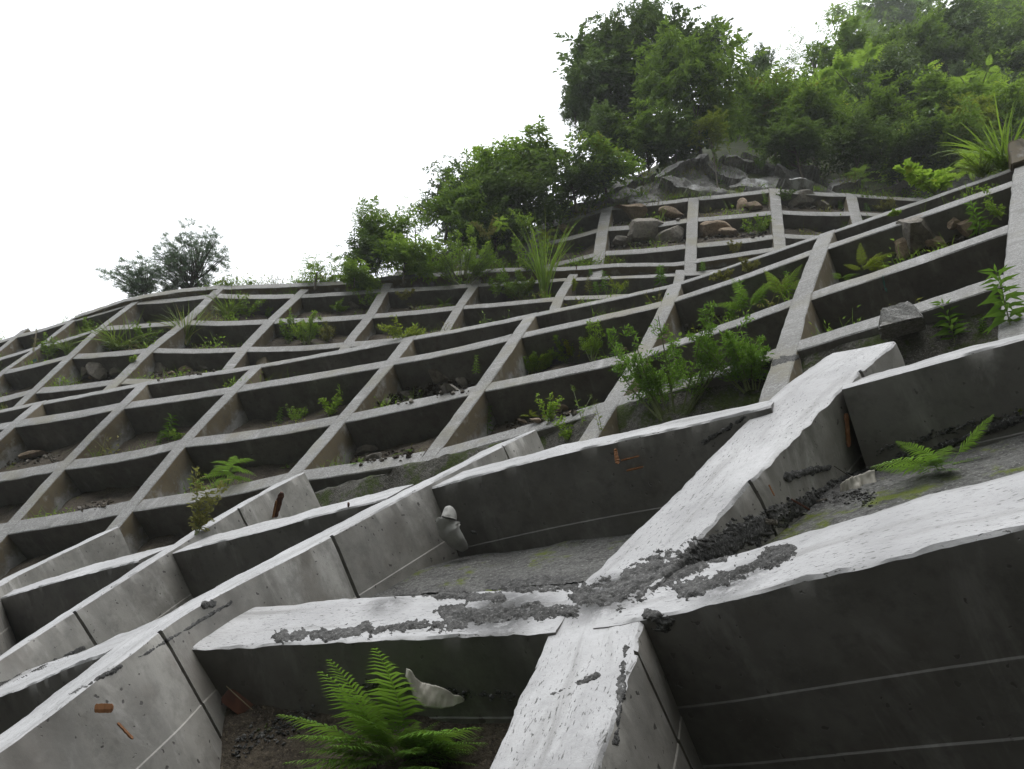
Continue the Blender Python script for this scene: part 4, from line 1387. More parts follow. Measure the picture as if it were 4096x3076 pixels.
        mats = [mat or M['leaf_fern']]
    elif kind == 'sapling':        # one stem with pinnate leaves
        P = arc((0, 0, -.05), unit(np.array([0, 0, 1.]) + ln), H * .8, .03, 8, rng, .1)
        tube(mb, P, np.linspace(H * .013, H * .005, 9), 5, 1)
        for k in range(15):
            t = .4 + .6 * k / 14
            p0 = np.array([np.interp(t, np.linspace(0, 1, 9), P[:, j]) for j in range(3)])
            a = k * 2.4
            frond(mb, p0, (math.cos(a), math.sin(a), rng.uniform(.3, .8)), max(H * .33, Wd * .42) * rng.uniform(.7, 1.1), rng, 1.0, .24, 13, .22, rng.normal(.6, .12), .1, .12, taper=.2)
        mats = [mat or M['leaf_light'], M['stem']]
    elif kind == 'bigleaf':        # broad maple-like leaves
        for s in range(7):
            a = rng.uniform(0, 6.28)
            P = arc((0, 0, -.05), (math.cos(a) * Wd / H * .6, math.sin(a) * Wd / H * .35 - .2, 1), H * rng.uniform(.6, 1.0), .1, 7, rng, .12)
            tube(mb, P, np.linspace(H * .012, H * .005, 8), 4, 1)
            k = 13
            t = rng.uniform(.25, 1, k)
            q = np.stack([np.interp(t, np.linspace(0, 1, 8), P[:, j]) for j in range(3)], 1)
            d = unit(rdir(rng, k, -.2) + np.array([0, -.3, 0]))
            q = q + d * H * .07
            tn = rng.normal(.6, .15, k)
            for da in (-1.0, 0, 1.0):
                s_, n_ = rot_basis(d, np.zeros(k))
                dd = unit(d * math.cos(da) + s_ * math.sin(da))
                l = H * .17 * rng.uniform(.8, 1.2, k) * (1 if da == 0 else .8)
                leaves(mb, q, dd, l, l * .85, tn, rng.uniform(-.3, .3, k), .2)
        mats = [mat or M['leaf_light'], M['stem']]
    elif kind == 'stalk':          # bare thin stalks
        for s in range(3):
            P = arc((rng.normal(0, .03), rng.normal(0, .03), -.03), (rng.normal(0, .12), -.1, 1), H * rng.uniform(.6, 1), .1, 8, rng, .1)
            tube(mb, P, np.linspace(H * .008, H * .004, 9), 4, 1)
            k = 14
            q = P[-1] + rng.normal(0, .025 * H, (k, 3))
            leaves(mb, q, rdir(rng, k), H * .035, H * .012, rng.normal(.6, .2, k))
            q = P[rng.integers(1, 6, 6)]
            leaves(mb, q, rdir(rng, 6, 0), H * .12, H * .02, rng.normal(.6, .2, 6))
        mats = [mat or M['leaf_light'], M['stem'] if not dry else M['drystem']]
    elif kind == 'tuft':
        for s in range(46):
            a = rng.uniform(0, 6.28)
            P = arc((rng.uniform(-.5, .5) * Wd, rng.normal(0, .05), -.02), (math.cos(a) * .5, math.sin(a) * .4 - .2, 1), H * rng.uniform(.5, 1.2), .8, 4, rng, .08)
            sd_ = unit(np.cross(unit(np.gradient(P, axis=0)), rng.normal(0, 1, 3)))
            strip(mb, P, H * .05 * (1 - np.linspace(0, 1, 5) ** 2) + .001, sd_, np.clip(rng.normal(.55, .2), 0, 1))
        mats = [mat or M['leaf_grass']]
    if kind in ('herb', 'weed', 'bush', 'sapling', 'bigleaf', 'stalk'):
        # split into two parts: stems and foliage
        r = empty(name, p, label, cat, group)
        for part, idx in (('stem', 1), ('foliage', 0)):
            sub = MB()
            keep = [i for i, m in enumerate(mb.m) if m == idx]
            if not keep: continue
            V = np.concatenate(mb.v); A_ = np.concatenate(mb.at)
            used = np.unique(np.concatenate([np.array(mb.f[i]) for i in keep]))
            remap = np.full(len(V), -1); remap[used] = np.arange(len(used))
            sub.add(V[used], [[int(remap[j]) for j in mb.f[i]] for i in keep], 0, A_[used])
            link(part, sub.mesh(part, [mats[idx]]), r)
        return r
    o = link(name, mb.mesh(name, mats), None, p)
    return tag(o, label, cat, group)

L = M
PL = [
 # name, kind, pixel, height px, label, extra
 # upper left tier
 ('grass_clump', 'grass', S(1, 1060, 655), 125, 'big arching grass clump spilling from a cell of the upper left lattice', dict(wpx=240)),
 ('weed', 'weed', S(1, 1300, 610), 75, 'tangled weed right of the big arching grass clump', dict(wpx=110)),
 ('weed', 'weed', S(1, 745, 475), 40, 'little leafy weed in the leftmost top cell of the upper lattice', dict(wpx=50)),
 ('weed', 'weed', S(1, 430, 715), 75, 'leafy weed in the far left second row cell beside a scrap of green net', dict(wpx=110)),
 ('grass_clump', 'grass', S(1, 590, 700), 50, 'small grass tuft in the far left second row cell', dict(wpx=40)),
 ('dry_weed', 'stalk', S(1, 300, 690), 130, 'thin dry weed outlined against the sky at the far left edge of the lattice', dict(mat=L['leaf_dry'], dry=1)),
 ('grass_clump', 'grass', S(1, 1640, 615), 110, 'tall thin grass beside the third upright of the upper left lattice', dict(wpx=60)),
 ('weed', 'weed', S(1, 1615, 380), 60, 'bright sprig poking over the beam above the tall thin grass', dict(wpx=26, mat=L['leaf_light'])),
 ('grass_clump', 'grass', S(1, 2020, 378), 80, 'upright bright grass in a top row cell under the coping, left of the bushy weed', dict(wpx=70)),
 ('weed', 'weed', S(3, 180, 485), 80, 'bushy grey-green weed right of the upright bright grass in the top row', dict(wpx=90)),
 ('leafy_weed', 'weed', S(1, 2030, 622), 95, 'yellow-green leafy weed in the second row, right of the tall thin grass', dict(wpx=110, mat=L['leaf_yellow'])),
 ('weed', 'weed', S(3, 370, 480), 28, 'low feathery weed lying on the beam left of the fourth upright', dict(wpx=45)),
 ('leafy_weed', 'bush', S(3, 730, 725), 165, 'tall bright feathery weed standing in front of the beams near the fourth upright', dict(wpx=110, mat=L['leaf_light'])),
 ('weed', 'weed', S(3, 560, 715), 95, 'dull hanging weed left of the tall bright feathery weed', dict(wpx=70)),
 ('weed', 'weed', S(3, 900, 705), 85, 'dry brownish weed right of the tall bright feathery weed', dict(wpx=90, mat=L['leaf_dry'])),
 ('leafy_shrub', 'weed', S(3, 1570, 672), 95, 'yellow-green leafy shrub in the cell above the middle lattice top beam', dict(wpx=190, mat=L['leaf_yellow'])),
 ('weed', 'weed', S(3, 1250, 375), 60, 'dark weed in the top row cell beside the pale stones', dict(wpx=90)),
 ('weed', 'weed', S(3, 1010, 430), 40, 'low weed beneath the coping just left of the dark top row weed', dict(wpx=70)),
 ('fern', 'fern', S(3, 1940, 385), 40, 'small dark fern in the top row cell right of the loose white stone', dict(wpx=60)),
 ('weed', 'weed', S(3, 1600, 330), 40, 'thin brownish weed hanging under the second beam near the fifth upright', dict(wpx=70, mat=L['leaf_dry'])),
 ('sprig', 'weed', S(1, 1160, 775), 26, 'tiny bright sprig under the beam beside the third upright', dict(wpx=16, mat=L['leaf_light'])),
 ('artemisia_bush', 'bush', (1850, 1118), 190, 'large hairy grey-green bush overhanging the coping at the left end of the highest lattice', dict(wpx=330, mat=L['leaf_light'], dist=27.7)),
 ('weed', 'weed', S(5, 260, 610), 70, 'soft leafy weed on the coping right of the large hairy bush', dict(wpx=150, mat=L['leaf_light'], dist=28)),
 ('cane_grass', 'grass', S(5, 835, 855), 200, 'single tall upright cane grass in front of the upper lattice', dict(wpx=60, mat=L['leaf_light'])),
 ('weed', 'bush', S(5, 610, 860), 110, 'wide tangled weed filling the cell left of the tall cane grass', dict(wpx=170)),
 ('weed', 'weed', S(5, 410, 850), 90, 'grey weed in the cell behind the large hairy bush, left of the wide tangled weed', dict(wpx=80)),
 ('weed', 'weed', S(5, 700, 660), 190, 'tall loose weed growing from the coping behind the cane grass', dict(wpx=110, dist=28.2)),
 ('weed', 'weed', S(5, 570, 470), 70, 'bright weed in the left part of the highest lattice', dict(wpx=60, mat=L['leaf_light'])),
 ('sapling', 'sapling', S(5, 850, 470), 130, 'yellow-green sapling with long paired leaflets in front of the highest lattice', dict(wpx=90, mat=L['leaf_yellow'])),
 ('bigleaf_plant', 'bigleaf', S(5, 310, 490), 60, 'broad yellow-green leaved plant on the left end of the highest lattice', dict(wpx=95, mat=L['leaf_yellow'])),
 ('weed', 'weed', S(5, 330, 345), 80, 'dry yellowish shrub on the top beam at the left of the highest lattice', dict(wpx=90, mat=L['leaf_dry'])),
 ('sapling', 'sapling', S(5, 450, 300), 90, 'green sapling standing behind the dry yellowish shrub', dict(wpx=70)),
 ('weed', 'weed', S(5, 660, 240), 70, 'round-leaved shrub on the top beam left of the yellow-green sapling', dict(wpx=70, mat=L['leaf_light'])),
 ('feathery_bush', 'bush', S(5, 950, 170), 90, 'feathery bright bush leaning over the top beam beside the rock', dict(wpx=170, mat=L['leaf_light'])),
 ('herb', 'herb', S(5, 1370, 810), 75, 'upright fresh herb in the cell right of the cane grass', dict(wpx=28)),
 ('herb', 'herb', S(5, 1220, 815), 60, 'thin reddish herb right of the yellow leaves, beside the seventh upright', dict(wpx=24, mat=L['leaf_dry'])),
 ('herb', 'herb', S(5, 1290, 818), 40, 'short fresh herb between the thin reddish herb and the upright fresh herb', dict(wpx=28)),
 ('leafy_weed', 'weed', S(5, 1500, 805), 50, 'round yellow weed right of the upright fresh herb', dict(wpx=55, mat=L['leaf_yellow'])),
 ('herb', 'herb', S(5, 1860, 742), 70, 'fresh herb on the beam left of the eighth upright', dict(wpx=36)),
 ('herb', 'herb', S(5, 1245, 662), 26, 'tiny weed under the coping right of the seventh upright', dict(wpx=24)),
 ('weed', 'weed', S(5, 1080, 815), 50, 'yellowish weed hugging the right side of the seventh upright', dict(wpx=30, mat=L['leaf_yellow'])),
 ('herb', 'herb', S(5, 1155, 465), 100, 'climbing weed in the highest lattice, left of the grey boulders', dict(wpx=24, mat=L['leaf_mid'])),
 # middle tier
 ('herb', 'herb', S(1, 1490, 1470), 92, 'tall fresh herb in the first big cell of the middle lattice on the left', dict(wpx=50)),
 ('herb', 'herb', S(1, 1405, 1492), 50, 'short herb left of the tall fresh herb in the left middle cell', dict(wpx=22)),
 ('leafy_weed', 'bigleaf', S(1, 1560, 1465), 40, 'bright broad-leaved sprout right of the tall fresh herb', dict(wpx=38)),
 ('fern_sapling', 'sapling', S(2, 2010, 560), 150, 'layered bright green sapling with fine paired leaves in the left middle cell', dict(wpx=190, mat=L['leaf_fern'])),
 ('dry_herb', 'weed', S(2, 1740, 965), 255, 'tall seeding dry weed standing where a pale beam meets the left middle cell', dict(wpx=70, mat=L['leaf_dry'])),
 ('herb', 'herb', S(3, 480, 1425), 62, 'thin herb at the left of the wide dark middle cell', dict(wpx=24)),
 ('weed', 'weed', S(3, 620, 1405), 60, 'loose leafy weed in the wide dark middle cell', dict(wpx=70)),
 ('leafy_weed', 'weed', S(3, 920, 1362), 95, 'bright leafy weed at the right end of the wide dark middle cell', dict(wpx=70, mat=L['leaf_light'])),
 ('fern', 'fern', S(3, 1555, 1140), 42, 'pale little fern on the rubble beside the fourth middle upright', dict(wpx=60)),
 ('fern', 'fern', S(4, 1590, 470), 70, 'spreading fern low in the middle cell above the mossy ledge', dict(wpx=220)),
 ('fern', 'fern', S(4, 1180, 560), 30, 'small fern beside the white patch of the fourth upright, above the mossy ledge', dict(wpx=80)),
 ('fern', 'fern', S(4, 545, 605), 26, 'fern tip behind the fourth middle upright', dict(wpx=40)),
 ('herb', 'herb', S(6, 108, 1060), 118, 'slender herb at the foot of the fifth middle upright', dict(wpx=30)),
 ('weed_bush', 'bush', S(5, 760, 1530), 105, 'rounded olive weed bush in the cell right of the fifth middle upright', dict(wpx=135, mat=L['leaf_light'])),
 ('weed_bush', 'bush', S(5, 1080, 1440), 130, 'wide grey-green weed bush filling the middle of that cell', dict(wpx=200, mat=L['leaf_light'])),
 ('weed_bush', 'bush', S(5, 1255, 1405), 160, 'tall olive weed bush at the right of that cell, above its neighbours', dict(wpx=90, mat=L['leaf_light'])),
 ('herb', 'herb', S(5, 230, 1530), 70, 'dark slender herb on the rubble left of the fifth middle upright', dict(wpx=24, mat=L['leaf_mid'])),
 ('artemisia_bush', 'bush', (2700, 1660), 440, 'big bright green bush in the centre right, covering the sixth middle upright', dict(wpx=560, mat=L['leaf_fern'])),
 ('artemisia_bush', 'bush', (3010, 1560), 300, 'right half of the bright green thicket, next to the seventh middle upright', dict(wpx=300, mat=L['leaf_fern'])),
 ('weed', 'weed', S(6, 640, 990), 98, 'bright oval-leaved weed on the ledge left of the brown stone', dict(wpx=70, mat=L['leaf_light'])),
 ('weed', 'weed', S(6, 810, 1135), 105, 'low bright leafy weed on the mossy ledge', dict(wpx=90, mat=L['leaf_light'])),
 ('stalk', 'stalk', S(6, 940, 1000), 170, 'tall bare flower stalks on the mossy ledge', dict()),
 ('stalk', 'stalk', S(6, 1125, 1055), 140, 'yellowing bare stalk right of the tall flower stalks on the ledge', dict(mat=L['leaf_yellow'])),
 ('fern', 'fern', S(6, 985, 860), 38, 'dark green fern behind the stalks, right of the brown stone', dict(wpx=90)),
 ('fern', 'fern', S(6, 490, 920), 36, 'yellowish fern in the shade left of the oval-leaved weed', dict(wpx=46, mat=L['leaf_yellow'])),
 ('fern', 'fern', S(7, 880, 1410), 120, 'large dull fern in the cell right of the sixth middle upright', dict(wpx=140)),
 ('fern', 'fern', S(7, 1180, 1300), 120, 'feathery dark fern left of the seventh middle upright', dict(wpx=120, mat=L['leaf_mid'])),
 ('herb', 'herb', S(7, 710, 1490), 60, 'fresh herb at the bottom of the cell below the large dull fern', dict(wpx=46)),
 ('herb', 'herb', S(7, 815, 1400), 108, 'tall herb rising in front of the large dull fern', dict(wpx=40)),
 ('herb', 'herb', S(7, 1015, 1385), 82, 'slim herb right of the large dull fern', dict(wpx=24)),
 ('herb', 'herb', S(7, 1218, 1295), 95, 'pale-stemmed herb in front of the feathery dark fern', dict(wpx=34)),
 ('fern', 'fern', S(7, 1880, 1060), 100, 'yellow-green fern in the cell right of the seventh middle upright', dict(wpx=160, mat=L['leaf_yellow'])),
 ('fern', 'fern', S(7, 1700, 1140), 50, 'low dark fern at the foot of the yellow-green fern', dict(wpx=110)),
 ('weed', 'weed', S(7, 640, 1140), 40, 'reddish dry weed under the top beam of the middle lattice, right of the sixth upright', dict(wpx=90, mat=L['leaf_dry'])),
 ('weed', 'weed', S(7, 860, 1065), 50, 'loose dry weed under the top beam, right of the reddish dry weed', dict(wpx=90, mat=L['leaf_dry'])),
 ('herb', 'herb', S(8, 1825, 965), 130, 'strong fresh herb right of the brown boulders', dict(wpx=62)),
 ('weed', 'weed', S(8, 2000, 830), 130, 'wispy drooping weed against the rightmost upright', dict(wpx=60)),
 ('fern', 'fern', S(8, 1900, 900), 30, 'thin fern to the right of the strong fresh herb', dict(wpx=80)),
 ('herb', 'herb', (4040, 1300), 215, 'large long-leaved herb at the right edge above the pale beam', dict(wpx=130)),
 ('herb', 'herb', (3816, 1362), 150, 'spreading long-leaved herb on the ledge near the right edge', dict(wpx=150)),
 ('herb', 'herb', (3935, 1325), 50, 'small long-leaved herb between the two large herbs at the right edge', dict(wpx=60)),
 # highest tier
 ('herb', 'herb', S(7, 465, 1075), 38, 'small fresh herb on the beam right of the eighth upper upright', dict(wpx=24)),
 ('herb', 'herb', S(7, 90, 1175), 62, 'bright herb in the cell left of the eighth upper upright', dict(wpx=34)),
 ('weed', 'weed', S(7, 760, 910), 45, 'weed hanging at the lower row of the highest lattice', dict(wpx=50, mat=L['leaf_dry'])),
 ('weed', 'weed', S(7, 960, 745), 80, 'loose dark weed in the second row of the highest lattice, left of its fifth upright', dict(wpx=120)),
 ('herb', 'herb', S(7, 1025, 480), 50, 'creeper on the left of the fifth upright in the top row', dict(wpx=18, mat=L['leaf_mid'])),
 ('weed', 'weed', S(7, 1210, 440), 40, 'dark vine hanging from the top beam right of the fifth upright', dict(wpx=70, mat=L['leaf_dark'])),
 ('herb', 'herb', S(7, 1690, 530), 48, 'bright herb just left of the leaning right upright of the highest lattice', dict(wpx=18)),
 ('herb', 'herb', S(7, 1925, 545), 34, 'short herb right of the leaning upright of the highest lattice', dict(wpx=34)),
 ('dry_weed', 'weed', S(7, 2090, 525), 45, 'dry straw-coloured weed above the rising beam at the right', dict(wpx=90, mat=L['leaf_dry'])),
 ('grass_tuft', 'tuft', S(7, 410, 412), 30, 'green grass tuft on the top beam over the fourth upright of the highest lattice', dict(wpx=90)),
 ('grass_tuft', 'tuft', S(7, 740, 378), 16, 'yellow flowering tuft on the top beam of the highest lattice', dict(wpx=50, mat=L['leaf_yellow'])),
 ('grass_tuft', 'tuft', S(7, 1500, 355), 18, 'short bright tuft on the top beam under the white-streaked rock', dict(wpx=40, mat=L['leaf_light'])),
 ('sapling', 'sapling', S(7, 1850, 350), 120, 'dark feathery sapling at the right end of the bare rock', dict(wpx=110, mat=L['leaf_mid'])),
 ('weed', 'weed', S(7, 990, 170), 70, 'creeper draped over the rounded rock summit', dict(wpx=30, mat=L['leaf_dark'])),
 ('weed', 'weed', S(7, 600, 170), 60, 'thin weed on the left shoulder of the rock', dict(wpx=50)),
 ('bigleaf_shrub', 'bigleaf', S(8, 1440, 610), 150, 'pale green shrub with broad lobed leaves above the rising beam at the right', dict(wpx=180, mat=L['leaf_light'], dist=14.6)),
 ('cane_grass', 'grass', S(8, 2060, 350), 165, 'large clump of cane grass at the top right behind the rising beam', dict(wpx=190, mat=L['leaf_light'], dist=14.0)),
 ('cane_grass', 'grass', S(8, 1850, 430), 90, 'smaller cane grass left of the large clump, drooping over the beam', dict(wpx=120, mat=L['leaf_grass'], dist=14.2)),
 ('sapling', 'sapling', S(8, 1760, 460), 130, 'feathery sapling behind the smaller cane grass', dict(wpx=150, dist=15)),
 ('leafy_weed', 'weed', S(8, 1070, 790), 20, 'bright low weed on the rising top beam of the middle lattice', dict(wpx=40, mat=L['leaf_light'])),
]
for (nm, kd, px, hp, lab, ex) in PL:
    plant(nm, kd, px, hp, lab, **ex)

# ------------------------------------------------------------------ the large ferns, frond by frond
def big_fern(label, px, fronds, seed, spread=60):
    p, n = hit(px)
    D = depth_of(p)
    root = empty('fern', p, label, 'fern')
    rng = np.random.default_rng(seed)
    extra = [(px[0] + rng.uniform(-1, 1) * spread, px[1] - abs(rng.normal(0, .45)) * spread, rng.uniform(.35, .8), 22) for _ in range(int(spread / 14))]
    for (tx, ty, tint, pr) in fronds + extra:
        tip = CAM + ray((tx, ty)) * (D - rng.uniform(.0, .35)) - p
        L_ = np.linalg.norm(tip)
        mb = MB()
        d0 = unit(tip + np.array([0, 0, .22 * L_]))
        frond(mb, rng.normal(0, .03, 3), d0, L_ * 1.05, rng, .42, .25, int(pr * .95), .105, tint + .12, .12, .2)
        link('frond', mb.mesh('frond', [M['leaf_fern']]), root)
    return root
V9 = lambda x, y: (1100 + x / 2.458, 2500 + y / 2.458)
base9 = V9(1230, 1330)
fr = [V9(200, 870) + (.5, 30), V9(700, 450) + (.35, 24), V9(1140, 690) + (.5, 26), V9(1000, 790) + (.7, 22), V9(1890, 900) + (.75, 22), V9(1700, 1060) + (.6, 26), V9(1970, 1330) + (.5, 28), V9(1950, 1220) + (.45, 24),
      V9(100, 1245) + (.65, 26), V9(260, 1130) + (.7, 22), V9(1400, 950) + (.6, 26), V9(700, 900) + (.45, 26), V9(480, 1180) + (.4, 24), V9(300, 1400) + (.55, 24), V9(1640, 1190) + (.55, 24), V9(860, 1090) + (.5, 24),
      V9(1180, 1010) + (.55, 24), V9(620, 1300) + (.55, 24), V9(1500, 1250) + (.5, 24), V9(1000, 1200) + (.6, 24), V9(1800, 1480) + (.5, 24), V9(860, 1350) + (.45, 22), V9(1250, 1250) + (.5, 22), V9(900, 1000) + (.6, 22), V9(1600, 1000) + (.7, 22), V9(400, 1000) + (.6, 22), V9(1850, 1100) + (.6, 22), V9(650, 1120) + (.7, 22), V9(1420, 1100) + (.75, 22), V9(250, 1300) + (.7, 22)]
big_fern('large spreading fern clump on the dark mud at the bottom centre', base9, fr, 3, 330)
V6b = lambda x, y: (2696 + x / 1.58, 1300 + y / 1.58)
fr = [V6b(1960, 620) + (.85, 30), V6b(1250, 850) + (.75, 24), V6b(1380, 770) + (.8, 24), V6b(1290, 905) + (.8, 22), V6b(1480, 870) + (.7, 22), V6b(1640, 800) + (.7, 22), V6b(1940, 800) + (.8, 22), V6b(1850, 870) + (.7, 22), V6b(1560, 770) + (.7, 20)]
big_fern('bright green fern with one tall frond on the shotcrete right of the pale upright', V6b(1690, 905), fr, 8)

# ------------------------------------------------------------------ stones
def rock_mesh(name, seed, mat, flat=1.0, sub=3, cuts=9):
    bm = bmesh.new()
    bmesh.ops.create_icosphere(bm, subdivisions=sub, radius=1)
    rng = np.random.default_rng(seed)
    V = np.array([v.co[:] for v in bm.verts])
    for k in range(cuts):
        n = rdir(rng, 1)[0]; h = rng.uniform(.45, .8)
        s = V @ n
        V = V - np.outer(np.maximum(s - h, 0), n)
    V *= np.array([1, rng.uniform(.6, .9), flat * rng.uniform(.55, .85)])
    V += fbm(V, 2.2, 4, seed)[:, None] * .10 * unit(V)
    for v, c in zip(bm.verts, V):
        v.co = c
    me = bpy.data.meshes.new(name)
    bm.to_mesh(me); bm.free()
    me.materials.append(mat)
    me.polygons.foreach_set('use_smooth', [True] * len(me.polygons))
    me.set_sharp_from_angle(angle=math.radians(24))
    return me
ROCKS = {'sand': [rock_mesh('rock', 900 + i, M['sand']) for i in range(4)], 'grey': [rock_mesh('rock', 950 + i, M['grey']) for i in range(4)]}
def rock(px, wpx, kind, label, asp=.6, name='rock', i=0):
    p, n = hit(px)
    if p is None: return
    s = wpx / FPX * depth_of(p) / 2
    rng = random.Random(int(px[0] * 3 + px[1]))
    o = link(name, rng.choice(ROCKS[kind]), None, p + np.array([0, -.1, .25]) * s, (rng.uniform(-.3, .3), rng.uniform(-.3, .3), rng.uniform(-.5, .5)), (s, s, s * asp / .62))
    tag(o, label, 'rock')
RK = [
 (S(1, 890, 860), 110, 'grey', 'rounded grey boulder in the left cell of the upper lattice', .8),
 (S(1, 1020, 860), 60, 'grey', 'pale boulder leaning right of the rounded grey boulder in the left cell', .9),
 (S(1, 820, 905), 46, 'sand', 'tan stone at the foot of the rounded grey boulder', .7),
 (S(1, 745, 850), 50, 'grey', 'dark slab tilted at the left of the rounded grey boulder', 1.3),
 (S(1, 1430, 830), 75, 'grey', 'square grey boulder in the cell right of the rounded boulder cell', .95),
 (S(1, 1640, 850), 60, 'sand', 'pointed tan boulder right of the square grey boulder', .9),
 (S(1, 1520, 880), 46, 'sand', 'flat brown stone between the square and the pointed boulder', .5),
 (S(1, 1780, 850), 60, 'grey', 'low grey stone at the right end of that cell', .45),
 (S(3, 1640, 408), 26, 'grey', 'loose white stone lying on the beam near the fifth upper upright', .7),
 (S(3, 1130, 410), 75, 'grey', 'grey stone half hidden by weeds in the top row left of the fifth upright', .6),
 (S(3, 1870, 1040), 120, 'grey', 'grey slab on top of the rubble heap in the middle cell', .5),
 (S(3, 2110, 1070), 70, 'grey', 'jagged dark stone at the right of the rubble heap in the middle cell', .7),
 (S(3, 1560, 1210), 90, 'grey', 'smooth grey stone at the lower left of the rubble heap', .5),
 (S(3, 1430, 1240), 46, 'grey', 'broken dark stone beside the brown side of the fourth upright', .7),
 (S(3, 1980, 1150), 90, 'grey', 'flat mossy stone in the middle of the rubble heap', .4),
 (S(6, 770, 870), 70, 'sand', 'light brown block of stone in the cell above the mossy ledge', .8),
 (S(6, 850, 885), 20, 'sand', 'small brown stone right of the light brown block', .8),
 (S(6, 430, 985), 60, 'sand', 'flat reddish stone left of the oval-leaved weed', .4),
 (S(6, 550, 980), 80, 'sand', 'flat brown slab behind the oval-leaved weed', .35),
 (S(6, 1315, 325), 34, 'sand', 'round brown stone behind the left edge of the big bright bush', 1.0),
 (S(4, 1250, 480), 110, 'grey', 'grey slab lying in the shade left of the spreading fern', .35),
 (S(4, 1330, 520), 80, 'grey', 'brown-grey stone under the grey slab above the mossy ledge', .4),
 (S(8, 1250, 1010), 190, 'grey', 'big angular grey boulder in the right cell of the middle lattice', .95),
 (S(8, 1180, 1110), 130, 'sand', 'banded brown boulder under the big angular grey boulder', .8),
 (S(8, 1440, 1070), 120, 'sand', 'brown-green stone right of the banded brown boulder', .6),
 (S(8, 1690, 930), 110, 'sand', 'tan wedge-shaped boulder left of the strong fresh herb', .9),
 (S(8, 1600, 900), 70, 'sand', 'reddish boulder behind the tan wedge-shaped boulder', .9),
 (S(5, 1040, 275), 85, 'sand', 'orange-brown boulder in the top row left cell of the highest lattice', .8),
 (S(5, 1620, 170), 190, 'sand', 'long pale sandstone ledge in the top row of the highest lattice', .4),
 (S(5, 1950, 165), 130, 'sand', 'layered tan stone right of the long pale sandstone ledge', .35),
 (S(5, 1750, 340), 200, 'grey', 'large pale grey boulder in the second row of the highest lattice', .65),
 (S(5, 1960, 350), 150, 'grey', 'long grey slab right of the large pale grey boulder', .55),
 (S(5, 1530, 400), 100, 'grey', 'low brown-grey stone left of the large pale grey boulder', .4),
 (S(7, 810, 515), 50, 'sand', 'tan rounded boulder in the top row, left of the fifth upright', 1.3),
 (S(7, 920, 525), 95, 'sand', 'tan flat boulder between the rounded one and the fifth upright', .55),
 (S(7, 560, 760), 150, 'sand', 'pale tan ledge of stone in the second row of the highest lattice', .45),
 (S(7, 700, 760), 100, 'sand', 'pinkish stone right of the pale tan ledge in the second row', .5),
 (S(7, 1330, 480), 130, 'grey', 'dark layered rock in the top row right of the fifth upright', .7),
 (S(7, 1500, 510), 80, 'grey', 'small layered rock at the right of the dark layered rock', .4),
 (S(2, 300, 300), 130, 'sand', 'flat broken stones in the lowest left cell of the middle lattice', .2),
]
for r in RK: rock(*r)

# ------------------------------------------------------------------ litter and loose bits
def on(px, lift=.02):
    p, n = hit(px)
    return p + n * lift, n, depth_of(p)

def sack():
    top, bot = S(4, 1975, 950), S(4, 2115, 1325)
    p0, n0, D = on(top, .05); p1, n1, _ = on(bot, .05)
    a = CAM + ray(top) * (D - .2); b = CAM + ray(bot) * (D - .2)
    n = 40; k = 26
    t = np.linspace(0, 1, n)
    C = a + (b - a) * t[:, None] + np.array([-.05, -.05, 0]) * np.sin(t * 3.0)[:, None] + np.array([.012, 0, .0]) * np.sin(t * 8.0)[:, None]
    rad = .074 * D / 6.5 * (.12 + .95 * np.sin(np.pi * np.clip(t * .94 + .03, 0, 1)) ** .55)
    T = unit(np.gradient(C, axis=0)); s, q = rot_basis(T, np.zeros(n))
    an = np.arange(k) / k * 2 * np.pi
    V = C[:, None] + (s[:, None] * np.cos(an)[None, :, None] * 1.15 + q[:, None] * np.sin(an)[None, :, None] * .8) * rad[:, None, None]
    fl = V.reshape(-1, 3)
    fold = 1 - 2 * np.abs(vn(np.stack([np.tile(an[None] * 1.3, (n, 1)).ravel(), np.tile(t[:, None] * 3.2, (1, k)).ravel() + .5 * fbm(fl, 4, 2, 6), 0 * fl[:, 0]], 1), 1.3, 4))
    fl = fl + (fl - np.repeat(C, k, 0)) * (fold * .10 + fbm(fl * np.array([1, 1, .5]), 14, 4, 8) * .30)[:, None]
    F = [(i * k + j, i * k + (j + 1) % k, (i + 1) * k + (j + 1) % k, (i + 1) * k + j) for i in range(n - 1) for j in range(k)]
    F += [list(range(k))[::-1], [(n - 1) * k + j for j in range(k)]]
    mb = MB(); mb.add(fl, F)
    tag(link('sack', mb.mesh('sack', [M['sack']], True)), 'crumpled grey woven sack hanging against the side of a pale foreground upright', 'sack')
sack()

def sheet(label, pts, seed, mat, name='plastic_sheet', cat='plastic sheet', off=.06, wid=None):
    """a crumpled sheet lying along a line of photo pixels"""
    rng = np.random.default_rng(seed)
    P = []
    for px in pts:
        p, n, D = on(px, .02); P.append(p)
    dm = min(depth_of(p) for p in P)
    P = np.array([CAM + ray(px) * (dm - off) for px in pts])
    n, k = 40, 14
    ss = np.linspace(0, 1, len(P)); t = np.linspace(0, 1, n)
    C = np.stack([np.interp(t, ss, P[:, j]) for j in range(3)], 1)
    w_ = np.interp(t, np.linspace(0, 1, len(wid)), wid) * dm / FPX
    a = np.linspace(-.5, .5, k)
    V = C[:, None] + np.array([.05, -.25, 1.])[None, None] * (a[None, :, None] * w_[:, None, None])
    fl = V.reshape(-1, 3)
    fl = fl + np.array([.1, -1, .2]) * (fbm(fl * np.array([1.6, 1, .5]), 9, 4, seed)[:, None] * .07)
    mb = MB(); mb.add(fl, [(i * k + j, i * k + j + 1, (i + 1) * k + j + 1, (i + 1) * k + j) for i in range(n - 1) for j in range(k - 1)])
    o = link(name, mb.mesh(name, [mat], True))
    m = o.modifiers.new('thickness', 'SOLIDIFY'); m.thickness = .004
    tag(o, label, cat)
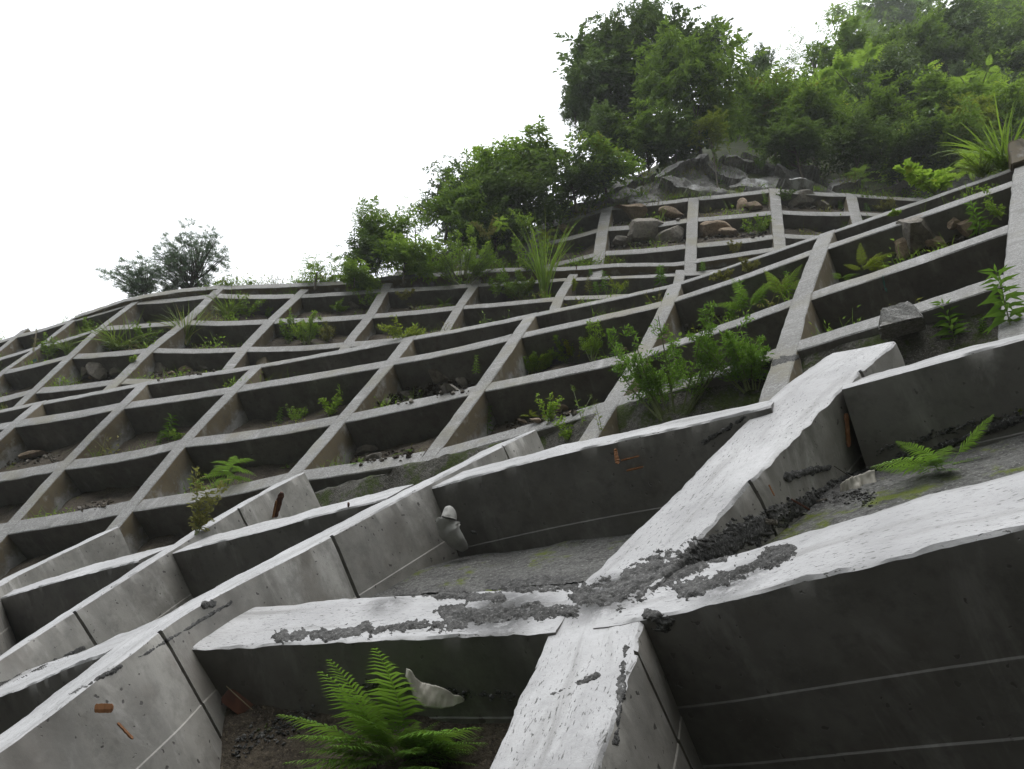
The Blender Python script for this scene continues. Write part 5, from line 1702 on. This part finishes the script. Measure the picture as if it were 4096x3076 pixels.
V5b = lambda x, y: (1300 + x / 1.58, 2026 + y / 1.58)
sheet('dirty white plastic sheet crumpled under the beam behind the bottom fern clump', [V5b(515, 1060), V5b(560, 1150), V5b(640, 1190), V5b(750, 1210), V5b(880, 1215)], 5, M['plastic'], wid=[30, 70, 90, 70, 10])
sheet('mossy torn sack end on the rubble left of the bright green fern', [V6b(1045, 1050), V6b(1120, 1010), V6b(1200, 975), V6b(1280, 960)], 9, M['plastic'], 'torn_sack', 'sack', wid=[40, 65, 75, 70])

def plank(name, label, a, b, w_px, th, mat, cat, lift=.03, jag=.25, seed=1, rootpx=None):
    pa, na, D = on(a, lift)
    A_ = CAM + ray(a) * (D - .03); B_ = CAM + ray(b) * (D - .06)
    wd = w_px / FPX * D
    n = 14
    t = np.linspace(0, 1, n); C = A_ + (B_ - A_) * t[:, None]
    T = unit(B_ - A_); view = unit(C.mean(0) - CAM); s = unit(np.cross(T, view)); q = np.cross(s, T)
    rng = np.random.default_rng(seed)
    ww = wd * (1 + jag * rng.normal(0, .35, n)); ww[-1] *= .5; ww[0] *= .7
    prof = np.array([(-.5, 0), (-.2, .5), (.5, .35), (.5, -.5), (-.1, -.6)])
    V = C[:, None] + s[None, None] * (prof[None, :, 0:1] * ww[:, None, None]) + q[None, None] * (prof[None, :, 1:2] * th) + rng.normal(0, wd * .08 * min(1, jag * 2), (n, 5, 3))
    F = [(i * 5 + j, i * 5 + (j + 1) % 5, (i + 1) * 5 + (j + 1) % 5, (i + 1) * 5 + j) for i in range(n - 1) for j in range(5)]
    F += [list(range(5))[::-1], [(n - 1) * 5 + j for j in range(5)]]
    mb = MB(); mb.add(V.reshape(-1, 3), F)
    tag(link(name, mb.mesh(name, [mat])), label, cat)
plank('board', 'broken reddish-brown board sticking up beside a pale upright below the mossy ledge', S(4, 440, 1035), S(4, 505, 815), 22, .03, M['wood'], 'board')
plank('wood_splinter', 'thin split splinter at the foot of the broken reddish-brown board', S(4, 425, 1040), S(4, 455, 890), 9, .015, M['orange'], 'wood splinter', seed=2)
V4b = lambda x, y: (x / 1.58, 2026 + y / 1.58)
plank('plywood_board', 'dark red-brown plywood sheet wedged under the beam at the lower left', (900, 2775), (1040, 2880), 62, .012, M['wood'], 'board', jag=.04, seed=4)
plank('stick', 'thin yellow stick lying above the red-brown plywood', (905, 2745), (1010, 2840), 4, .006, M['drystem'], 'stick', seed=5)
plank('wood_offcut', 'orange-brown block of wood cast into the side of the lower left upright', V4b(600, 1275), V4b(715, 1275), 34, .006, M['orange'], 'wood', jag=.07, seed=6)
plank('wood_splinter', 'small orange splinter below the cast-in wood block at the lower left', V4b(745, 1370), V4b(840, 1470), 12, .012, M['orange'], 'wood splinter', seed=7)
plank('wood_splinter', 'orange upright strip of wood stuck to the dark underside in the centre', S(6, 1240, 1205), S(6, 1262, 1340), 16, .012, M['orange'], 'wood splinter', seed=8)
plank('wood_splinter', 'long orange strip of wood right of the upright strip on the dark underside', S(6, 1290, 1310), S(6, 1455, 1270), 7, .01, M['orange'], 'wood splinter', seed=9)
plank('wood_splinter', 'lowest orange strip of wood on the dark underside in the centre', S(6, 1340, 1400), S(6, 1490, 1365), 9, .01, M['orange'], 'wood splinter', seed=10)
plank('wood_splinter', 'tall rusty splinter in the corner right of the pale upright', V6b(1088, 560), V6b(1105, 770), 16, .012, M['orange'], 'wood splinter', seed=11)
plank('wood_splinter', 'orange sliver on the face of the pale upright near its dark slot', V6b(600, 1010), V6b(635, 1080), 6, .008, M['orange'], 'wood splinter', seed=12)
plank('wood_splinter', 'short brown splinter on the mud at the foot of the pale upright', V6b(740, 1100), V6b(860, 1170), 8, .01, M['wood'], 'wood splinter', seed=13)
plank('stick', 'thin bent twig lying across the mud below the torn sack', V6b(1010, 890), V6b(1270, 1060), 3.5, .006, M['bark'], 'stick', seed=14)
plank('anchor_bolt', 'rusty bolt stub standing on the pale upper beam left of centre', S(4, 1093, 940), S(4, 1093, 910), 9, .018, M['rust'], 'bolt', jag=.05, seed=15)
plank('rebar', 'short rusty rod standing on the coping beside the seventh upper upright', S(5, 1118, 615), S(5, 1118, 572), 4, .02, M['rust'], 'steel rod', jag=0, seed=16)
plank('stone_chip', 'flat grey chip of concrete on the mud by the pale upright', V6b(580, 1240), V6b(655, 1250), 22, .012, M['grey'], 'stone', seed=17)
plank('stone_chip', 'thin pale chip on the mud left of the torn sack', V6b(900, 1115), V6b(970, 1100), 8, .01, M['grey'], 'stone', seed=18)
sheet('scrap of dark green net hanging on the underside in the right cell', [S(8, 960, 1345), S(8, 975, 1400), S(8, 1000, 1470)], 21, M['net'], 'net_scrap', 'net', wid=[16, 28, 14])
sheet('scrap of green net at the foot of the leftmost cell in the upper lattice', [S(1, 295, 762), S(1, 312, 758), S(1, 325, 760)], 22, M['net'], 'net_scrap', 'net', wid=[10, 14, 8])
sheet('scrap of green net in the lowest left cell of the middle lattice', [S(2, 230, 262), S(2, 255, 262), S(2, 285, 268)], 23, M['net'], 'net_scrap', 'net', wid=[10, 20, 8])

def block(label, px, wpx, hpx, dpt, mat, name='concrete_block', dist=None):
    p, n, D = on(px, 0)
    if dist: p = CAM + ray(px) * dist; D = dist
    wx, hz = wpx / FPX * D, hpx / FPX * D
    bm = bmesh.new(); bmesh.ops.create_cube(bm, size=1)
    for v in bm.verts:
        top = v.co.z > 0
        if not top: v.co.z -= .5
        v.co = Vector((v.co.x * wx * (.6 if top else 1), v.co.y * dpt, (v.co.z + .35) * hz * 1.25))
    bmesh.ops.bevel(bm, geom=list(bm.edges), offset=.02, segments=2, affect='EDGES')
    bmesh.ops.subdivide_edges(bm, edges=list(bm.edges), cuts=2, use_grid_fill=True)
    for v in bm.verts:
        v.co += Vector(RNG.normal(0, .006, 3))
    me = bpy.data.meshes.new(name); bm.to_mesh(me); bm.free(); me.materials.append(mat)
    o = link(name, me, None, p, (0, 0, -.5))
    tag(o, label, 'concrete block')
block('small pale concrete block on the top beam of the middle lattice, left', S(3, 350, 890), 62, 26, .3, M['stained'])
block('mossy concrete block on the ledge near the right edge', (3600, 1285), 175, 50, .28, M['rough'], dist=8.85)
block('brown concrete kerb block at the top right corner of the middle lattice', S(8, 2180, 320), 90, 60, .5, M['stained'], dist=13.6)

# ------------------------------------------------------------------ crumbs, gravel and small weeds nobody could count
def lumps(name, regions, seed, mats, kind='stuff'):
    rng = np.random.default_rng(seed)
    bm = bmesh.new(); bmesh.ops.create_icosphere(bm, subdivisions=1, radius=1)
    V0 = np.array([v.co[:] for v in bm.verts]); F0 = [[v.index for v in f.verts] for f in bm.faces]; bm.free()
    mb = MB()
    for (poly, n, smin, smax, jit) in regions:
        poly = np.array(poly, float)
        ss = np.concatenate([[0], np.cumsum(np.linalg.norm(np.diff(poly, axis=0), axis=1))])
        for k in range(n):
            q = rng.uniform(0, ss[-1])
            px = np.array([np.interp(q, ss, poly[:, 0]), np.interp(q, ss, poly[:, 1])]) + rng.normal(0, jit, 2)
            pp, nn = hit(px)
            if pp is None: continue
            s = math.exp(rng.uniform(math.log(smin), math.log(smax)))
            V = V0 * (1 + rng.normal(0, .28, (len(V0), 1))) * np.array([1, rng.uniform(.6, 1), rng.uniform(.4, .9)]) * s
            a = rng.uniform(0, 6.28); c, q_ = math.cos(a), math.sin(a)
            V = V @ np.array([[c, q_, 0], [-q_, c, 0], [0, 0, 1]])
            mb.add(V + pp + nn * s * .3, F0, int(rng.integers(0, len(mats))))
    o = link(name, mb.mesh(name, mats))
    tag(o, None, None, None, kind)
v6 = V6b
lumps('mud_crumbs', [
    ([v6(620, 1215), v6(760, 1150), v6(900, 1090), v6(1050, 1070), v6(1250, 1100)], 420, .003, .016, 16),
    ([v6(1280, 800), v6(1500, 740), v6(1900, 620), v6(2212, 540)], 260, .003, .012, 8),
    ([V5b(150, 1130), V5b(500, 1140), V5b(1000, 1190), V5b(1200, 1200)], 260, .003, .012, 9),
    ([V4b(1480, 1560), V4b(1600, 1460), V4b(1950, 1330)], 300, .003, .014, 24)], 51, [M['mortar'], M['gravel']])

def crust(label_name, caps, mat, step, hgt, seed, parent):
    """crumbled mortar lying on the beams: a rough skin over the faces inside the given capsules"""
    C = np.array([(a[0], a[1], b_[0], b_[1], r) for a, b_, r in caps], float)
    x0, x1 = C[:, [0, 2]].min() - 80, C[:, [0, 2]].max() + 80; y0, y1 = C[:, [1, 3]].min() - 80, C[:, [1, 3]].max() + 80
    xs, ys = np.arange(x0, x1, step), np.arange(y0, y1, step)
    X, Y = np.meshgrid(xs, ys); Q = np.stack([X.ravel(), Y.ravel()], 1)
    msk = np.full(len(Q), -9.)
    for c in C:
        a_, d_ = c[:2], c[2:4] - c[:2]
        t = np.clip(((Q - a_) @ d_) / (d_ @ d_ + 1e-9), 0, 1)
        msk = np.maximum(msk, 1 - np.linalg.norm(Q - a_ - t[:, None] * d_, axis=1) / c[4])
    q3 = np.stack([Q[:, 0] * .01, Q[:, 1] * .017, 0 * Q[:, 0]], 1)
    msk = msk + .8 * fbm(q3, 1.3, 5, seed, .66) + .5 * fbm(q3, 6.0, 3, seed + 2, .7) - .16
    P_ = np.zeros((len(Q), 3)); ok = msk > -.12
    for i in np.nonzero(ok)[0]:
        pp, nn = hit(Q[i])
        if pp is None: ok[i] = False; continue
        P_[i] = pp + nn * .001; msk[i] = min(msk[i], .6)
        P_[i] += nn * (hgt * max(0, msk[i]) ** .7 - .006)
    r_ = fbm(P_ + .001, 16, 4, seed + 4, .7)
    P_ = P_ + np.array([-.25, -.5, .8]) * (r_ * hgt * .8 * np.clip(msk * 4, 0, 1))[:, None]
    w_ = len(xs); F = []
    for j in range(len(ys) - 1):
        for i in range(w_ - 1):
            k = j * w_ + i; f = (k, k + w_, k + w_ + 1, k + 1)
            if ok[list(f)].all() and max(msk[list(f)]) > 0:
                v = P_[list(f)]
                if max(np.linalg.norm(v[0] - v[2]), np.linalg.norm(v[1] - v[3])) < .10: F.append(f)
    used = np.unique(np.array(F)); rm = np.full(len(Q), -1); rm[used] = np.arange(len(used))
    mb = MB(); mb.add(P_[used] - np.array(parent.location), [[int(rm[i]) for i in f] for f in F])
    o = link(label_name, mb.mesh(label_name, [mat], True, 60), parent)
    o['kind'] = 'stuff'
F2 = 4096 / 2212
J = lambda x, y: (x * F2, y * F2)
crust('mortar_crust', [
    (J(1250, 1285), J(1330, 1290), 60), (J(1330, 1275), J(1450, 1230), 95), (J(1450, 1225), J(1620, 1150), 85), (J(1600, 1155), J(1800, 1060), 60), (J(1800, 1055), J(1980, 985), 38), (J(1980, 985), J(2212, 900), 22),
    (J(1480, 1280), J(1700, 1190), 45), (J(1400, 1330), J(1440, 1345), 40), (J(1060, 1262), J(1240, 1262), 40), (J(960, 1330), J(1230, 1320), 42), (J(600, 1375), J(1000, 1345), 34), (J(860, 1280), J(1080, 1290), 26),
    (J(1520, 1200), J(1720, 1100), 55), (J(1690, 1115), J(1830, 1050), 55), (J(440, 1310), J(460, 1305), 18), (J(1700, 1030), J(1790, 1010), 18), (J(1020, 1150), J(1030, 1150), 10)], M['mortar'], 4, .022, 5, lower)
crust('mortar_crust', [(J(1520, 955), J(1610, 900), 14), (J(1330, 1600), J(1350, 1400), 22), (J(1190, 1500), J(1290, 1460), 16), (J(300, 1420), J(500, 1300), 10), (J(150, 1500), J(260, 1440), 12), (J(0, 1480), J(180, 1400), 14), (J(1610, 800), J(1720, 770), 18)], M['mortar'], 4, .012, 9, lower)

lumps('stone_crumbs', [
    ([S(3, 1420, 1230), S(3, 1700, 1150), S(3, 2150, 1080)], 260, .012, .075, 13),
    ([S(2, 60, 340), S(2, 300, 300), S(2, 520, 290)], 90, .012, .055, 10),
    ([S(1, 780, 900), S(1, 1000, 880)], 60, .012, .06, 8), ([S(1, 1380, 890), S(1, 1900, 850)], 90, .012, .06, 7),
    ([S(2, 700, 750), S(2, 1000, 690)], 60, .012, .05, 8), ([S(4, 1150, 540), S(4, 1700, 450)], 80, .012, .055, 10), ([S(6, 250, 1010), S(6, 900, 880)], 70, .012, .05, 8),
    ([S(8, 1050, 1180), S(8, 1500, 1050), S(8, 1800, 960)], 100, .012, .06, 8), ([S(5, 1450, 210), S(5, 2080, 150)], 80, .02, .1, 5), ([S(5, 1420, 420), S(5, 2080, 370)], 80, .02, .1, 6),
    ([S(7, 460, 790), S(7, 1050, 740)], 70, .02, .1, 5), ([S(7, 1180, 505), S(7, 1720, 525)], 60, .02, .1, 4), ([S(7, 320, 1600), S(7, 620, 1490)], 60, .012, .05, 10)], 52, [M['grey'], M['soil'], M['soil']])

def ground_cover():
    rng = np.random.default_rng(77)
    mb = MB()
    def clump(pp, h, w_, tn, mt):
        k = int(rng.integers(14, 34))
        b = pp + np.stack([rng.normal(0, w_, k), rng.normal(0, w_ * .4, k), np.abs(rng.normal(0, h * .5, k))], 1)
        l = h * .26 * rng.uniform(.5, 1.3, k)
        leaves(mb, b, rdir(rng, k, -.2) + np.array([0, -.2, .4]), l, l * rng.choice([.2, .4, .5]), tn + rng.normal(0, .18, k), rng.uniform(-.7, .7, k), .3, mt)
        for j in range(5):
            a = rng.uniform(0, 6.28)
            P = arc(pp + np.array([rng.normal(0, w_), 0, -.02]), (math.cos(a) * .5, -.3, 1), h * rng.uniform(.7, 1.7), .7, 4, rng, .1)
            strip(mb, P, h * .03 * (1 - np.linspace(0, 1, 5) ** 2) + .002, np.tile(np.array([[1., 0, 0]]), (5, 1)), np.clip(tn, 0, 1), mt)
    jobs = [(PB, rsB, [0, 1, 2, 3], .30, .50), (PC, rsC, [1, 2, 3, 4], .42, .62), (PD, rsD, [0, 1, 2], .5, .45)]
    for P, rs, ls, hh, prob in jobs:
        for l in ls:
            for r in rs[:-1]:
                if (r + 1, l) not in P: continue
                if rng.random() > prob + .25: continue
                nb = int(rng.integers(2, 10))
                c0 = rng.uniform(.15, .85)
                for k in range(nb):
                    t = np.clip(c0 + rng.normal(0, .16), .08, .92)
                    e, tt, n = frame(P, rs, ls, r, l)
                    q = P[r, l] * (1 - t) + P[r + 1, l] * t + tt * .24 - n * rng.uniform(.12, .3)
                    clump(q, hh * rng.uniform(.35, 1.1), hh * .35, rng.normal(.58, .2), int(rng.choice([0, 1, 1, 2])))
    C = COPE
    for k in range(150):
        t = rng.uniform(8, len(C) - 6); i = int(t); q = C[i] + (C[i + 1] - C[i]) * (t - i) + np.array([0, .25, .18])
        clump(q, .4 * rng.uniform(.3, 1.3), .2, rng.normal(.5, .2), int(rng.choice([0, 1, 1, 2])))
    for k in range(110):
        t = rng.uniform(0, len(d0) - 2); i = int(t); q = d0[i] + (d0[i + 1] - d0[i]) * (t - i) + np.array([0, .1, .1])
        clump(q, .35 * rng.uniform(.3, 1.2), .2, rng.normal(.5, .2), int(rng.choice([0, 1, 2])))
    # creepers over the rock
    for k in range(70):
        px = (rng.uniform(2280, 3560), 0); top_ = np.interp(px[0], [2260, 2480, 2700, 2800, 3010, 3100, 3250, 3400, 3480], [860, 735, 690, 680, 610, 600, 655, 700, 790])
        pp, nn = hit((px[0], top_ + abs(rng.normal(0, 45))))
        if pp is not None: clump(pp, .5 * rng.uniform(.4, 1.3), .3, rng.normal(.4, .2), int(rng.choice([0, 0, 2])))
    o = link('ground_cover', mb.mesh('ground_cover', [M['leaf_mid'], M['leaf_light'], M['leaf_dry']]))
    tag(o, None, None, None, 'stuff')
ground_cover()
